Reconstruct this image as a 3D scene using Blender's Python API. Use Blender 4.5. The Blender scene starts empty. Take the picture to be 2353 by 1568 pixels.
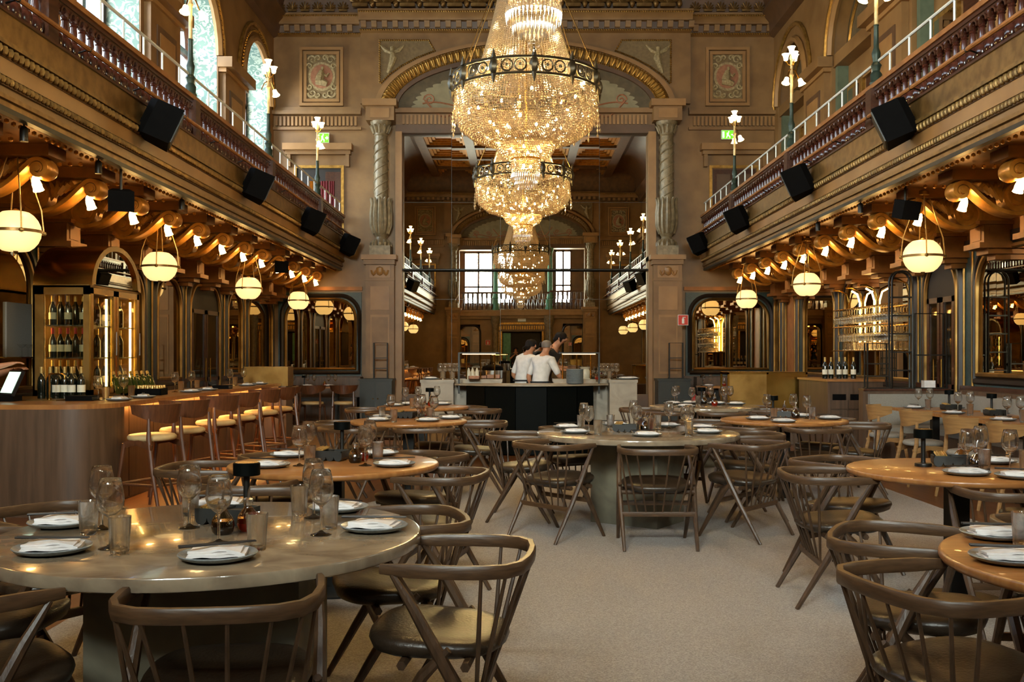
import bpy, math, random
from mathutils import Vector, Matrix
random.seed(7)
SC = bpy.context.scene
COL = SC.collection
PI = math.pi
sin, cos = math.sin, math.cos
# ---------------------------------------------------------------- camera
CAMZ, FPX, VX, VY = 1.36, 35.0/36.0*2353.0, 1193.0, 815.0
cam_d = bpy.data.cameras.new('camera'); cam = bpy.data.objects.new('camera', cam_d)
COL.objects.link(cam); SC.camera = cam
cam_d.lens = 35; cam_d.sensor_width = 36; cam_d.sensor_fit = 'HORIZONTAL'
cam_d.shift_x = -(VX-1176.5)/2353.0; cam_d.shift_y = (VY-784.0)/2353.0
cam_d.clip_start = .05; cam_d.clip_end = 200
cam.location = (0, 0, CAMZ); cam.rotation_euler = (PI/2, 0, 0)
def at(px, py, Y):                      # photo pixel + known distance -> point
    return Vector(((px-VX)/FPX*Y, Y, CAMZ+(VY-py)/FPX*Y))
def on(px, py, z):                      # photo pixel on a horizontal plane at height z
    Y = FPX*(CAMZ-z)/(py-VY); return Vector(((px-VX)/FPX*Y, Y, z))
# ---------------------------------------------------------------- room constants
XL, XR, YB, YR, ZC = -5.3, 5.5, 21.5, -1.8, 9.6
XM = .1                                 # centre line of the hall
FL, FR = -3.85, 4.0                     # balcony fronts
# ---------------------------------------------------------------- world, exposure, daylight
w = bpy.data.worlds.new('sky'); SC.world = w; w.use_nodes = True
nt = w.node_tree; bg = nt.nodes['Background']
sky = nt.nodes.new('ShaderNodeTexSky'); sky.sky_type = 'NISHITA'; sky.sun_disc = False
sky.sun_elevation = math.radians(35); sky.sun_rotation = math.radians(200)
nt.links.new(sky.outputs[0], bg.inputs[0]); bg.inputs[1].default_value = 1.3
vs = SC.view_settings; vs.view_transform = 'Standard'; vs.look = 'None'
vs.gamma = 1; vs.use_curve_mapping = False; vs.exposure = 0.62
SC.cycles.max_bounces = 14; SC.cycles.diffuse_bounces = 3; SC.cycles.glossy_bounces = 5
SC.cycles.transmission_bounces = 12; SC.cycles.transparent_max_bounces = 24
SC.cycles.caustics_reflective = False; SC.cycles.caustics_refractive = True
SC.cycles.sample_clamp_indirect = 3.0; SC.cycles.blur_glossy = .5
def area(name, loc, rot, sx, sy, power, col):
    l = bpy.data.lights.new(name, 'AREA'); l.shape = 'RECTANGLE'; l.size = sx; l.size_y = sy
    l.energy = power; l.color = col
    o = bpy.data.objects.new(name, l); COL.objects.link(o); o.location = loc; o.rotation_euler = rot
    return o
BAYS = [(a, a+2.12) for a in (.95, 4.55, 8.2, 11.82, 15.4, 19.02)]      # window bays along the side walls
for a, b in BAYS:                       # overcast daylight standing right outside each window
    area('window_daylight', (-6.35, (a+b)/2, 5.6), (0, -PI/2, 0), 3.6, 2.1, 150, (.95, .99, 1.0))
for x, wd in ((-1.9, 1.4), (-.65, .8), (2.0, .8)):       # tall windows of the rear gallery
    area('window_daylight', (x, -3.75, 4.95), (PI/2, 0, 0), wd, 2.5, 1150*wd, (1.0, .95, .88))
# ---------------------------------------------------------------- mesh helpers
class MB:
    def __init__(s): s.v = []; s.f = []; s.m = []; s.k = 0
    def add(s, vs, fs):
        o = len(s.v); s.v += [tuple(p) for p in vs]; s.f += [tuple(i+o for i in f) for f in fs]; s.m += [s.k]*len(fs); return s
    def box(s, x0, x1, y0, y1, z0, z1):
        return s.add([(x, y, z) for z in (z0, z1) for y in (y0, y1) for x in (x0, x1)],
                     [(0,2,3,1),(4,5,7,6),(0,1,5,4),(2,6,7,3),(0,4,6,2),(1,3,7,5)])
    def cbox(s, c, d, rz=0):
        ca, sa = cos(rz), sin(rz); vs = []
        for z in (-.5, .5):
            for y in (-.5, .5):
                for x in (-.5, .5):
                    X, Y = x*d[0], y*d[1]; vs.append((c[0]+X*ca-Y*sa, c[1]+X*sa+Y*ca, c[2]+z*d[2]))
        return s.add(vs, [(0,2,3,1),(4,5,7,6),(0,1,5,4),(2,6,7,3),(0,4,6,2),(1,3,7,5)])
    def lathe(s, prof, seg=16, c=(0,0,0), caps=True, closed=False):
        n = len(prof); vs = []; fs = []
        for r, z in prof:
            for i in range(seg):
                a = 2*PI*i/seg; vs.append((c[0]+r*cos(a), c[1]+r*sin(a), c[2]+z))
        for j in range(n if closed else n-1):
            k = (j+1) % n
            for i in range(seg):
                h = (i+1) % seg; fs.append((j*seg+i, j*seg+h, k*seg+h, k*seg+i))
        if caps and not closed:
            if prof[0][0] > 1e-4: fs.append(tuple(range(seg))[::-1])
            if prof[-1][0] > 1e-4: fs.append(tuple((n-1)*seg+i for i in range(seg)))
        return s.add(vs, fs)
    def tube(s, pts, rad, seg=8, flat=None, up=None, cap=True):
        pts = [Vector(p) for p in pts]; n = len(pts); vs = []; fs = []
        if not isinstance(rad, (list, tuple)): rad = [rad]*n
        u0 = Vector(up) if up else None
        for i, p in enumerate(pts):
            t = (pts[min(i+1, n-1)]-pts[max(i-1, 0)])
            t = t.normalized() if t.length > 1e-9 else Vector((0,0,1))
            if u0 is None:
                u0 = Vector((0,0,1)) if abs(t.z) < .9 else Vector((1,0,0))
            u = (u0-t*u0.dot(t)); u = u.normalized() if u.length > 1e-6 else t.orthogonal().normalized()
            if up is None: u0 = u
            v = t.cross(u)
            for k in range(seg):
                a = 2*PI*(k+.5)/seg
                if flat:                                   # rounded rectangle section: (half u, half v)
                    cu, cv = cos(a), sin(a); e = .45
                    du = flat[0]*math.copysign(abs(cu)**e, cu); dv = flat[1]*math.copysign(abs(cv)**e, cv)
                    q = p+(u*du+v*dv)*rad[i]
                else: q = p+(u*cos(a)+v*sin(a))*rad[i]
                vs.append(q)
        for i in range(n-1):
            for k in range(seg):
                h = (k+1) % seg; fs.append((i*seg+k, i*seg+h, (i+1)*seg+h, (i+1)*seg+k))
        if cap: fs += [tuple(range(seg))[::-1], tuple((n-1)*seg+k for k in range(seg))]
        return s.add(vs, fs)
    def prism(s, poly, h0, h1, ax=2):                      # polygon in the two other axes, extruded along ax
        n = len(poly)
        def P(a, b, h): return {0: (h, a, b), 1: (a, h, b), 2: (a, b, h)}[ax]
        vs = [P(a, b, h0) for a, b in poly]+[P(a, b, h1) for a, b in poly]
        fs = [tuple(range(n))[::-1], tuple(range(n, 2*n))]+[(i, (i+1) % n, n+(i+1) % n, n+i) for i in range(n)]
        return s.add(vs, fs)
    def strip(s, A, B):                                     # quads between two polylines
        n = len(A); return s.add(list(A)+list(B), [(i, i+1, n+i+1, n+i) for i in range(n-1)])
    def ball(s, c, r, seg=8, rings=6, sz=1):
        return s.lathe([(max(r*sin(PI*i/rings), 0), -r*sz*cos(PI*i/rings)) for i in range(rings+1)], seg, c, caps=False)
    def octa(s, c, r, h=None):
        h = h or r; x, y, z = c
        return s.add([(x+r,y,z),(x,y+r,z),(x-r,y,z),(x,y-r,z),(x,y,z+h),(x,y,z-h)],
                     [(0,1,4),(1,2,4),(2,3,4),(3,0,4),(1,0,5),(2,1,5),(3,2,5),(0,3,5)])
    def xf(s, fn): s.v = [tuple(fn(*p)) for p in s.v]; return s
    def mesh(s, name, mat, smooth=40):
        me = bpy.data.meshes.new(name); me.from_pydata(s.v, [], s.f)
        mats = mat if isinstance(mat, (list, tuple)) else [mat]
        for m in mats: me.materials.append(MAT[m])
        if len(mats) > 1: me.polygons.foreach_set('material_index', s.m)
        if smooth:
            me.polygons.foreach_set('use_smooth', [True]*len(me.polygons)); me.set_sharp_from_angle(angle=math.radians(smooth))
        me.update(); return me
    def build(s, name, mat, parent=None, label=None, kind=None, smooth=40, loc=None, rz=None):
        o = bpy.data.objects.new(name, s.mesh(name, mat, smooth)); COL.objects.link(o)
        if parent: o.parent = parent
        if label: o['label'] = label
        if kind: o['kind'] = kind
        if loc: o.location = loc
        if rz: o.rotation_euler = (0, 0, rz)
        return o
ORD = 'first second third fourth fifth sixth seventh eighth ninth tenth eleventh twelfth thirteenth fourteenth fifteenth sixteenth seventeenth eighteenth nineteenth twentieth'.split()
def tag(o, label, cat, group=None, kind=None):
    o['label'] = label; o['category'] = cat
    if group: o['group'] = group
    if kind: o['kind'] = kind
    return o
def thing(name, label, cat, loc=(0,0,0), rz=0, group=None):
    o = bpy.data.objects.new(name, None); COL.objects.link(o); o.empty_display_size = .1
    o.location = loc; o.rotation_euler = (0, 0, rz); return tag(o, label, cat, group)
def struct(name, mb, mat, label, cat, smooth=40):
    return tag(mb.build(name, mat, smooth=smooth), label, cat, kind='structure')
def group_empty(name, label, cat):                       # a piece of the setting made of parts
    o = bpy.data.objects.new(name, None); COL.objects.link(o); o.empty_display_size = .1
    return tag(o, label, cat, kind='structure')
def inst(me, name, parent=None, loc=(0,0,0), rz=0, rot=None, sc=None):
    o = bpy.data.objects.new(name, me); COL.objects.link(o)
    if parent: o.parent = parent
    o.location = loc; o.rotation_euler = rot or (0, 0, rz)
    if sc: o.scale = sc if isinstance(sc, (tuple, list)) else (sc, sc, sc)
    return o
KIDS = {}
def dup(root, loc, rz=0, label=None, group=None):
    if root.name not in KIDS:
        KIDS[root.name] = [(c, [g for g in bpy.data.objects if g.parent == c]) for c in bpy.data.objects if c.parent == root]
    r = root.copy(); COL.objects.link(r); r.location = loc; r.rotation_euler = (0, 0, rz)
    if label: r['label'] = label
    if group: r['group'] = group
    for c, gs in KIDS[root.name]:
        q = c.copy(); COL.objects.link(q); q.parent = r
        for g in gs:
            h = g.copy(); COL.objects.link(h); h.parent = q
    return r
class Proto:                                             # the first placement uses the prototype itself, then copies
    def __init__(s, root): s.root = root; s.used = False
    def put(s, loc, rz=0, label=None, group=None):
        if s.used: return dup(s.root, loc, rz, label, group)
        s.used = True; r = s.root
        KIDS[r.name] = [(c, [g for g in bpy.data.objects if g.parent == c]) for c in bpy.data.objects if c.parent == r]
        r.location = loc; r.rotation_euler = (0, 0, rz)
        if label: r['label'] = label
        if group: r['group'] = group
        return r
# wall frames: (u along wall, v up, n out of the wall into the hall) -> world
LW = lambda u, v, n: (XL+n, u, v)
RW = lambda u, v, n: (XR-n, u, v)
BW = lambda u, v, n: (u, YB-n, v)
QW = lambda u, v, n: (u, YR+n, v)
def arch_pts(u0, u1, v0, v1, r, n=8):                    # outline with rounded top corners
    p = [(u0, v0)]
    for i in range(n+1): a = PI-PI/2*i/n; p.append((u0+r+r*cos(a), v1-r+r*sin(a)))
    for i in range(n+1): a = PI/2-PI/2*i/n; p.append((u1-r+r*cos(a), v1-r+r*sin(a)))
    p.append((u1, v0)); return p
# ---------------------------------------------------------------- materials
MAT = {}
def lin(h):
    h = h.lstrip('#'); c = [int(h[i:i+2], 16)/255 for i in (0, 2, 4)]
    return tuple(x/12.92 if x <= .04045 else ((x+.055)/1.055)**2.4 for x in c)+(1,)
def mat(name, c1, c2=None, rough=.5, metal=0, scale=8, stretch=(1,1,1), bump=0, bscale=None, contrast=.5, spec=.5, coat=0, dist=0, detail=4, pos=(.35,.65)):
    m = bpy.data.materials.new(name); m.use_nodes = True; MAT[name] = m
    nt = m.node_tree; b = nt.nodes['Principled BSDF']; L = nt.links.new
    b.inputs['Roughness'].default_value = rough; b.inputs['Metallic'].default_value = metal
    b.inputs['Specular IOR Level'].default_value = spec; b.inputs['Coat Weight'].default_value = coat
    b.inputs['Base Color'].default_value = lin(c1)
    if c2 or bump:
        tc = nt.nodes.new('ShaderNodeTexCoord'); mp = nt.nodes.new('ShaderNodeMapping'); mp.inputs['Scale'].default_value = stretch
        L(tc.outputs['Object'], mp.inputs[0])
        nz = nt.nodes.new('ShaderNodeTexNoise'); nz.inputs['Scale'].default_value = scale; nz.inputs['Detail'].default_value = detail
        nz.inputs['Distortion'].default_value = dist
        L(mp.outputs[0], nz.inputs['Vector'])
        if c2:
            cr = nt.nodes.new('ShaderNodeValToRGB'); cr.color_ramp.elements[0].color = lin(c1); cr.color_ramp.elements[1].color = lin(c2)
            cr.color_ramp.elements[0].position, cr.color_ramp.elements[1].position = pos
            L(nz.outputs[0], cr.inputs[0]); L(cr.outputs[0], b.inputs['Base Color'])
        if bump:
            n2 = nt.nodes.new('ShaderNodeTexNoise'); n2.inputs['Scale'].default_value = bscale or scale; L(mp.outputs[0], n2.inputs['Vector'])
            bp = nt.nodes.new('ShaderNodeBump'); bp.inputs['Strength'].default_value = bump; bp.inputs['Distance'].default_value = .01
            L(n2.outputs[0], bp.inputs['Height']); L(bp.outputs[0], b.inputs['Normal'])
    return m
def emit(name, c, s):
    m = bpy.data.materials.new(name); m.use_nodes = True; MAT[name] = m
    b = m.node_tree.nodes['Principled BSDF']; b.inputs['Base Color'].default_value = lin(c); b.inputs['Roughness'].default_value = .35
    b.inputs['Emission Color'].default_value = lin(c); b.inputs['Emission Strength'].default_value = s
def glass(name, tint, gl=.05, edge=.35, rough=.02):      # thin clear glass: see-through with bright grazing reflections
    m = bpy.data.materials.new(name); m.use_nodes = True; MAT[name] = m
    nt = m.node_tree; nt.nodes.clear(); L = nt.links.new
    out = nt.nodes.new('ShaderNodeOutputMaterial'); mx = nt.nodes.new('ShaderNodeMixShader')
    tr = nt.nodes.new('ShaderNodeBsdfTransparent'); tr.inputs[0].default_value = lin(tint)
    gs = nt.nodes.new('ShaderNodeBsdfGlossy'); gs.inputs['Roughness'].default_value = rough
    lw = nt.nodes.new('ShaderNodeLayerWeight'); lw.inputs[0].default_value = edge
    mr = nt.nodes.new('ShaderNodeMapRange'); mr.inputs['To Min'].default_value = gl; mr.inputs['To Max'].default_value = .9
    lw.inputs[0].default_value = .5; pw = nt.nodes.new('ShaderNodeMath'); pw.operation = 'POWER'; pw.inputs[1].default_value = 1/edge
    L(lw.outputs['Facing'], pw.inputs[0]); L(pw.outputs[0], mr.inputs['Value']); L(mr.outputs[0], mx.inputs[0])
    L(tr.outputs[0], mx.inputs[1]); L(gs.outputs[0], mx.inputs[2]); L(mx.outputs[0], out.inputs[0])
def mirror(name, tint, wav=0, wscale=.5, rough=0.0):
    m = mat(name, tint, rough=rough, metal=1)
    if wav:
        nt = m.node_tree; L = nt.links.new; tc = nt.nodes.new('ShaderNodeTexCoord'); nz = nt.nodes.new('ShaderNodeTexNoise')
        nz.inputs['Scale'].default_value = wscale; nz.inputs['Detail'].default_value = 0
        bp = nt.nodes.new('ShaderNodeBump'); bp.inputs['Strength'].default_value = wav; bp.inputs['Distance'].default_value = .01
        L(tc.outputs['Object'], nz.inputs['Vector']); L(nz.outputs[0], bp.inputs['Height']); L(bp.outputs[0], nt.nodes['Principled BSDF'].inputs['Normal'])
mat('plaster', '86643a', '74532c', .45, scale=2.5, bump=.08, bscale=60)
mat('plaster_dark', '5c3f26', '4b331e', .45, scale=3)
mat('panel_tan', '977042', '886236', .42, scale=3)
mat('gilt', 'b98f48', '8f6a30', .35, .75, scale=14)
mat('bronze', '8a6a3c', '6d4f28', .38, .65, scale=9)
mat('gilt_scroll', 'c98a36', 'a56c22', .34, .45, scale=10)
mat('soffit', '8a5522', '694015', .42, .45, scale=4)
mat('stone_col', '8a7a5e', '6c5e45', .42, .1, scale=11, bump=.5, bscale=26)
mat('relief', 'ab9870', '83714e', .6, scale=26, bump=.5, bscale=30)
mat('relief_ground', '7a6440', '695535', .6, scale=18)
mat('lunette', '8d8468', '7e765c', .6, scale=5)
mat('lunette_dark', '584a30', '493d27', .6, scale=8)
mat('terracotta', '9c6a4c', '8b5a3f', .6, scale=18)
mat('ceiling_paint', '5e3c1c', '4a2d13', .5, scale=6)
mat('ceiling_panel', 'a56c3a', '8a5228', .5, scale=4)
mat('ceiling_green', '55604c', '475240', .5, scale=6)
mat('dark_wood', '4a2a1a', '351c10', .28, scale=6, stretch=(6,1,6), coat=.2)
mat('mahogany', '4c261b', '391a12', .2, scale=8, coat=.5)
mat('rail_wood', '9a6534', '7f4f25', .35, scale=10)
mat('blue_frame', '2f4544', '26393a', .42, scale=14, bump=.4, bscale=40)
mat('dark_frame', '241a12', '1b130d', .4, scale=10)
mat('wallpaper', '9aaaa2', '5d7a74', .55, scale=7, dist=2.2, detail=1, pos=(.46,.52))
mat('green_iron', '2d3d33', '1f2c24', .45, .3, scale=16)
mat('filigree', '4a4232', '37301f', .42, .6, scale=18)
mat('mint_iron', '5f9c82', '4f8a70', .4, .15, scale=10)
mat('black', '060505', '090808', .85, scale=20, spec=.08)
mat('black_metal', '1b1916', rough=.4, metal=.5)
mat('black_gloss', '050706', rough=.5, spec=.05)
mat('steel', 'c9c9c6', rough=.25, metal=1)
mat('white_metal', 'd8dad6', rough=.35, metal=.2)
mat('brass', 'c39a4e', 'a9803a', .22, 1, scale=3)
mat('brass_dull', '9c7a44', '80602f', .38, .9, scale=4)
mat('egg_gold', '8a6b39', '644b26', .4, .5, scale=12)
mat('ivory_brass', 'cdb98a', 'b29c69', .4, .25, scale=10)
mat('oak', '4b3624', '392819', .42, scale=3.5, stretch=(14,14,1.5), bump=.15, bscale=8)
mat('oak_rail', '543d28', '402d1d', .4, scale=5, stretch=(3,3,18), bump=.12)
mat('oak_top', 'a06d3c', '8a592e', .3, scale=3, stretch=(1.2,14,1), coat=.15)
mat('bar_wood', '594230', '453222', .42, scale=2.2, stretch=(9,9,.7), bump=.08)
mat('stool_wood', '613a22', '4b2c19', .35, scale=4, stretch=(12,12,1.5))
mat('curve_oak', '9c7647', '84613a', .4, scale=3, stretch=(2,2,14))
mat('leather', '33281d', '291f16', .36, scale=7, bump=.15, bscale=90)
mat('cream_leather', 'c9b183', 'b89e70', .45, scale=6)
mat('grey_cloth', '8a857c', '7d786f', .8, scale=120)
mat('stone_top', '9c8c75', '67594a', .15, scale=6, dist=.7, stretch=(1,1.5,1), coat=.35, detail=12, pos=(.25,.75))
mat('stone_base', '78725f', '474338', .5, scale=2.6, dist=1, detail=8, pos=(.3,.7))
mat('counter_stone', '9a8d7a', '7d7160', .4, scale=4, dist=1.2, detail=8, pos=(.3,.7))
mat('carpet', 'b3aea9', '938d87', .95, scale=130, stretch=(1,1.3,1), bump=.4, bscale=150, detail=3, spec=.1, pos=(.36,.62))
mat('floor_wood', '6e4526', '55331b', .35, scale=2, stretch=(10,1,1))
mat('plate', '7d8487', '6a7174', .35, scale=90)
mat('linen', 'e4dfdd', 'd8d2cf', .85, scale=30, bump=.2)
mat('chopstick', '1a1412', rough=.4)
mat('tray', '20211f', rough=.5)
mat('soy', '120a07', rough=.12, spec=.7)
mat('chili', '8e1d0c', '6f1408', .12, scale=12)
mat('bottle_dark', '10150f', rough=.1, spec=.7)
mat('bottle_green', '2b3412', rough=.12, spec=.7)
mat('label_paper', 'd8d0ba', rough=.7)
mat('foil', 'c9a767', 'b08d4c', .35, .6, scale=20)
mat('skin', 'b98464', 'ab7656', .5, scale=20)
mat('hair', '140d0a', rough=.7, spec=.2)
mat('hair_grey', '6d6259', rough=.6)
mat('shirt', 'dcd9d6', 'ccc9c6', .85, scale=14, bump=.35, bscale=9)
mat('apron', '23262b', rough=.8)
mat('ceramic', 'd6cdb8', rough=.3)
mat('clay', '7c5a44', rough=.5)
mat('box_wood', 'a86a38', '8d5429', .45, scale=5)  # tray wood; its orange also paints the light inside one doorway
mat('red', 'a8161a', rough=.35)
mat('red_sign', 'c03326', rough=.5)
mat('white', 'e8e8e4', rough=.5)
mat('curtain', '6d0f16', '4c0a10', .8, scale=20, stretch=(20,20,1))
mat('dark_void', '1a130d', rough=.7)  # near-black colour that paints the shade inside door openings
mat('green_cab', '191f1b', '141916', .45, scale=9)
mat('plant', '3c5a25', rough=.6)
mat('screen_frame', '15171a', rough=.3)
mirror('mirror_big', 'e4dccb', .22, .4)
mirror('mirror', 'cbbb9c', .08, .8, .0)
glass('glass', 'fbfbfa', .04, .3, .0)
glass('window_glass', 'eef6f6', .05, .25)
glass('bottle_glass', 'd8c6a8', .14, .45)
glass('cabinet_glass', 'e6e4d8', .06, .25)
emit('globe_glow', 'ffd88f', .82)
emit('bulb_glow', 'ffd68a', 700)
emit('tulip_glow', 'ffc872', 30)
emit('bell_glow', 'ffd590', 12)
emit('led', 'ffd07a', 22)
emit('bar_led', 'ffb860', 75)
emit('heat_led', 'ffcf86', 3.5)
emit('exit_green', '58c21c', 1.3)
emit('exit_white', 'f2ffe8', 1.6)
emit('spot_glow', 'ffd9a0', 30)
emit('candle_glow', 'ffc060', 14)
emit('screen_glow', 'b9d8c0', 1.2)
emit('lamp_top', 'f2b45e', 1.0)
def crystal():
    m = bpy.data.materials.new('crystal'); m.use_nodes = True; MAT['crystal'] = m
    nt = m.node_tree; nt.nodes.clear(); L = nt.links.new
    out = nt.nodes.new('ShaderNodeOutputMaterial')
    tl = nt.nodes.new('ShaderNodeBsdfTranslucent'); df = nt.nodes.new('ShaderNodeBsdfDiffuse'); gs = nt.nodes.new('ShaderNodeBsdfGlossy')
    tl.inputs[0].default_value = (.92, .73, .48, 1); df.inputs[0].default_value = (.6, .48, .33, 1); gs.inputs[0].default_value = (1, .93, .8, 1)
    gs.inputs['Roughness'].default_value = .12
    a = nt.nodes.new('ShaderNodeMixShader'); b = nt.nodes.new('ShaderNodeMixShader'); a.inputs[0].default_value = .35; b.inputs[0].default_value = .4
    L(tl.outputs[0], a.inputs[1]); L(df.outputs[0], a.inputs[2]); L(a.outputs[0], b.inputs[1]); L(gs.outputs[0], b.inputs[2]); L(b.outputs[0], out.inputs[0])
crystal()
def clear_glass(name, thin):
    m = bpy.data.materials.new(name); m.use_nodes = True; MAT[name] = m
    nt = m.node_tree; nt.nodes.clear(); out = nt.nodes.new('ShaderNodeOutputMaterial'); g = nt.nodes.new('ShaderNodeBsdfGlass')
    g.inputs['IOR'].default_value = 1.48; g.inputs['Roughness'].default_value = 0; g.inputs[0].default_value = (.98, .985, .98, 1)
    tr = nt.nodes.new('ShaderNodeBsdfTransparent'); mx = nt.nodes.new('ShaderNodeMixShader'); mx.inputs[0].default_value = thin
    nt.links.new(g.outputs[0], mx.inputs[1]); nt.links.new(tr.outputs[0], mx.inputs[2]); nt.links.new(mx.outputs[0], out.inputs[0])
clear_glass('clear_glass', .14); clear_glass('tumbler_glass', .28)
# ================================================================ floor and carpet
struct('floor', MB().box(XL-.6, XR+.6, YR-6.5, YB+.3, -.1, 0), 'floor_wood', 'dark polished timber floor around the carpet', 'floor')
cp = [(-2.3,-1.6),(3.7,-1.6),(3.7,9),(3.68,11),(3.5,12.6),(2.9,13.0),(.9,13.15),(.2,13.0),(-.25,12.3),(-.5,11.3),(-.85,10.2),(-1.4,9.0),(-1.9,7.6),(-2.2,6.2),(-2.3,5.2)]
tag(MB().prism(cp, .0, .012).build('carpet', 'carpet'), 'beige grey woven carpet covering the middle of the floor', 'carpet', kind='structure')
# ================================================================ walls
wl_ = MB().box(XL-.2, XL, YR-.3, YB+.3, 0, 3.75); wr_ = MB().box(XR, XR+.2, YR-.3, YB+.3, 0, 3.75)
def upper(mb, X, d, depth):
    ed = [YR-.3]+[q for b in BAYS for q in b]+[YB+.3]
    x0, x1 = sorted((X, X+d*depth))
    for i in range(0, len(ed), 2): mb.box(x0, x1, ed[i], ed[i+1], 3.75, ZC)
    for a, b in BAYS:
        n = 12; A = []; B = []
        for i in range(n+1):
            t = PI-PI*i/n; A.append(((a+b)/2+(b-a)/2*cos(t), 6.62+(b-a)/2*sin(t)))
        for X_ in (X, X+d*depth):
            mb.strip([(X_, y, z) for y, z in A], [(X_, y, ZC) for y, z in A])
        mb.strip([(X, y, z) for y, z in A], [(X+d*depth, y, z) for y, z in A])
upper(wl_, XL, -1, .5); upper(wr_, XR, 1, .5)
WL = struct('wall_left', wl_, 'plaster', 'long tan plaster wall with arched windows above the bar side', 'wall', 30)
WR = struct('wall_right', wr_, 'plaster', 'long tan plaster wall with blind arches above the banquette side', 'wall', 30)
tag(WL, WL['label'], 'wall'); 
WB = struct('wall_back', MB().box(XL-.6, XR+.6, YB, YB+.3, 0, ZC), 'plaster', 'tan plaster end wall with the great arch and mirror', 'wall')
q = MB()
for x0, x1, z0, z1 in ((XL-.6,-2.7,0,ZC),(2.9,XR+.6,0,ZC),(-2.7,2.9,6.1,ZC),(-2.7,2.9,2.75,3.3),(-1.75,-.75,0,2.75),(1.05,1.95,0,2.75),(-2.7,-1.75,0,.8),(1.95,2.9,0,.8),(-.75,1.05,2.4,2.75)):
    q.box(x0, x1, YR-.35, YR, z0, z1)
WQ = struct('wall_rear', q, 'plaster', 'plaster end wall behind the camera with gallery opening', 'wall')
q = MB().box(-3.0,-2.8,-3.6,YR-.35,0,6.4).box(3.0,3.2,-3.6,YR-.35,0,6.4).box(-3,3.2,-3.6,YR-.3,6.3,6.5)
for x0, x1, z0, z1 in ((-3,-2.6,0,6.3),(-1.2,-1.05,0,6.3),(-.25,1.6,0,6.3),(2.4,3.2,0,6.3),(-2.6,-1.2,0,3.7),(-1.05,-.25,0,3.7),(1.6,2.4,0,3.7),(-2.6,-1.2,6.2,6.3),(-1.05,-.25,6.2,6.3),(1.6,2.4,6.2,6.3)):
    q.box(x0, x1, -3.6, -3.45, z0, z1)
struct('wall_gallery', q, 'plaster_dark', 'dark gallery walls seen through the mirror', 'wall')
gf = struct('floor_gallery', MB().box(-2.8,3.0,-3.45,YR+.25,3.1,3.3), 'plaster', 'gallery floor slab behind the rear balustrade', 'floor')
for i, (x0, x1) in enumerate(((-2.6,-1.2),(-1.05,-.25),(1.6,2.4))):
    wn = group_empty('window_%d' % (i+11), 'tall gallery window with dark glazing bars', 'window')
    m = MB(); xm = (x0+x1)/2
    for x in (x0+.04, xm, x1-.04): m.box(x-.04, x+.04, -3.52, -3.44, 3.7, 6.2)
    for z in (3.74, 4.55, 5.3, 6.16): m.box(x0, x1, -3.52, -3.44, z-.04, z+.04)
    m.build('window_frame', 'dark_wood', wn); MB().box(x0, x1, -3.56, -3.55, 3.7, 6.2).build('pane', 'window_glass', wn)
# ================================================================ ceiling
CE = struct('ceiling', MB().box(XL-.6, XR+.6, YR-.4, YB+.3, ZC, ZC+.2), 'ceiling_paint', 'dark coffered ceiling with painted panels', 'ceiling')
m = MB(); g = MB(); gr = MB()
xs = [-3.7, -1.9, 0.1, 2.1, 3.9]; ys = [-1.6+i*2.07 for i in range(11)]
for x in xs: m.box(x-.17, x+.17, YR, YB-1.2, ZC-.32, ZC)
for y in ys: m.box(xs[0], xs[-1], y-.15, y+.15, ZC-.30, ZC)
m.build('beam_grid', 'ceiling_paint', CE)
k = 0
for i in range(4):
    for j in range(10):
        x0, x1, y0, y1 = xs[i]+.17, xs[i+1]-.17, ys[j]+.15, ys[j+1]-.15
        p = MB()
        for e, z in ((.0, .22), (.12, .16), (.24, .10)):
            p.box(x0+e, x1-e, y0+e, y0+e+.1, ZC-z, ZC).box(x0+e, x1-e, y1-e-.1, y1-e, ZC-z, ZC).box(x0+e, x0+e+.1, y0+e, y1-e, ZC-z, ZC).box(x1-e-.1, x1-e, y0+e, y1-e, ZC-z, ZC)
        fr = p.build('coffer_moulding', 'gilt_scroll', CE); p = MB().box(x0+.36, x1-.36, y0+.36, y1-.36, ZC-.05, ZC-.01)
        p.build('coffer_panel', 'ceiling_panel', fr)
def cove(parent, mp, u0, u1, z0):                       # curved cove with palmettes standing on the cornice
    n = 6; m = MB(); A = [mp(u0, z0+(ZC-z0)*sin(PI/2*i/n), .25+.9*(1-cos(PI/2*i/n))) for i in range(n+1)]
    B = [mp(u1, z0+(ZC-z0)*sin(PI/2*i/n), .25+.9*(1-cos(PI/2*i/n))) for i in range(n+1)]
    m.strip(A, B); m.build('cove', 'ceiling_paint', parent)
cove(CE, BW, XL, XR, 8.6); cove(CE, QW, XL, XR, 8.6); cove(CE, LW, YR, YB, 8.6); cove(CE, RW, YR, YB, 8.6)
# palmette: a fan of seven leaves on a base (flat relief with thickness)
pm = MB()
for i in range(7):
    a = math.radians(-75+25*i); L_ = .30-.012*abs(i-3)**1.6
    pm.tube([(0,0,.06), (sin(a)*L_*.5, -.02, .06+cos(a)*L_*.5), (sin(a)*L_*.85, -.035, .06+cos(a)*L_*.85), (sin(a)*L_, -.03, .06+cos(a)*L_)], [.012,.026,.03,.01], 5)
pm.box(-.16,.16,-.05,.02,-.02,.05)
PALM = pm.mesh('palmette', 'bronze')
pm = MB().lathe([(.02,0),(.05,.03),(.065,.08),(.05,.14),(.02,.17),(.0,.18)], 8); BUD = pm.mesh('palmette_bud', 'bronze')
for i in range(14):
    x = at(830+54.0*i, 30, 21.15).x
    inst(PALM, 'palmette', CE, (x, 21.0, 8.72)); inst(BUD, 'palmette_bud', CE, (x+.25, 21.02, 8.7))
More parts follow.
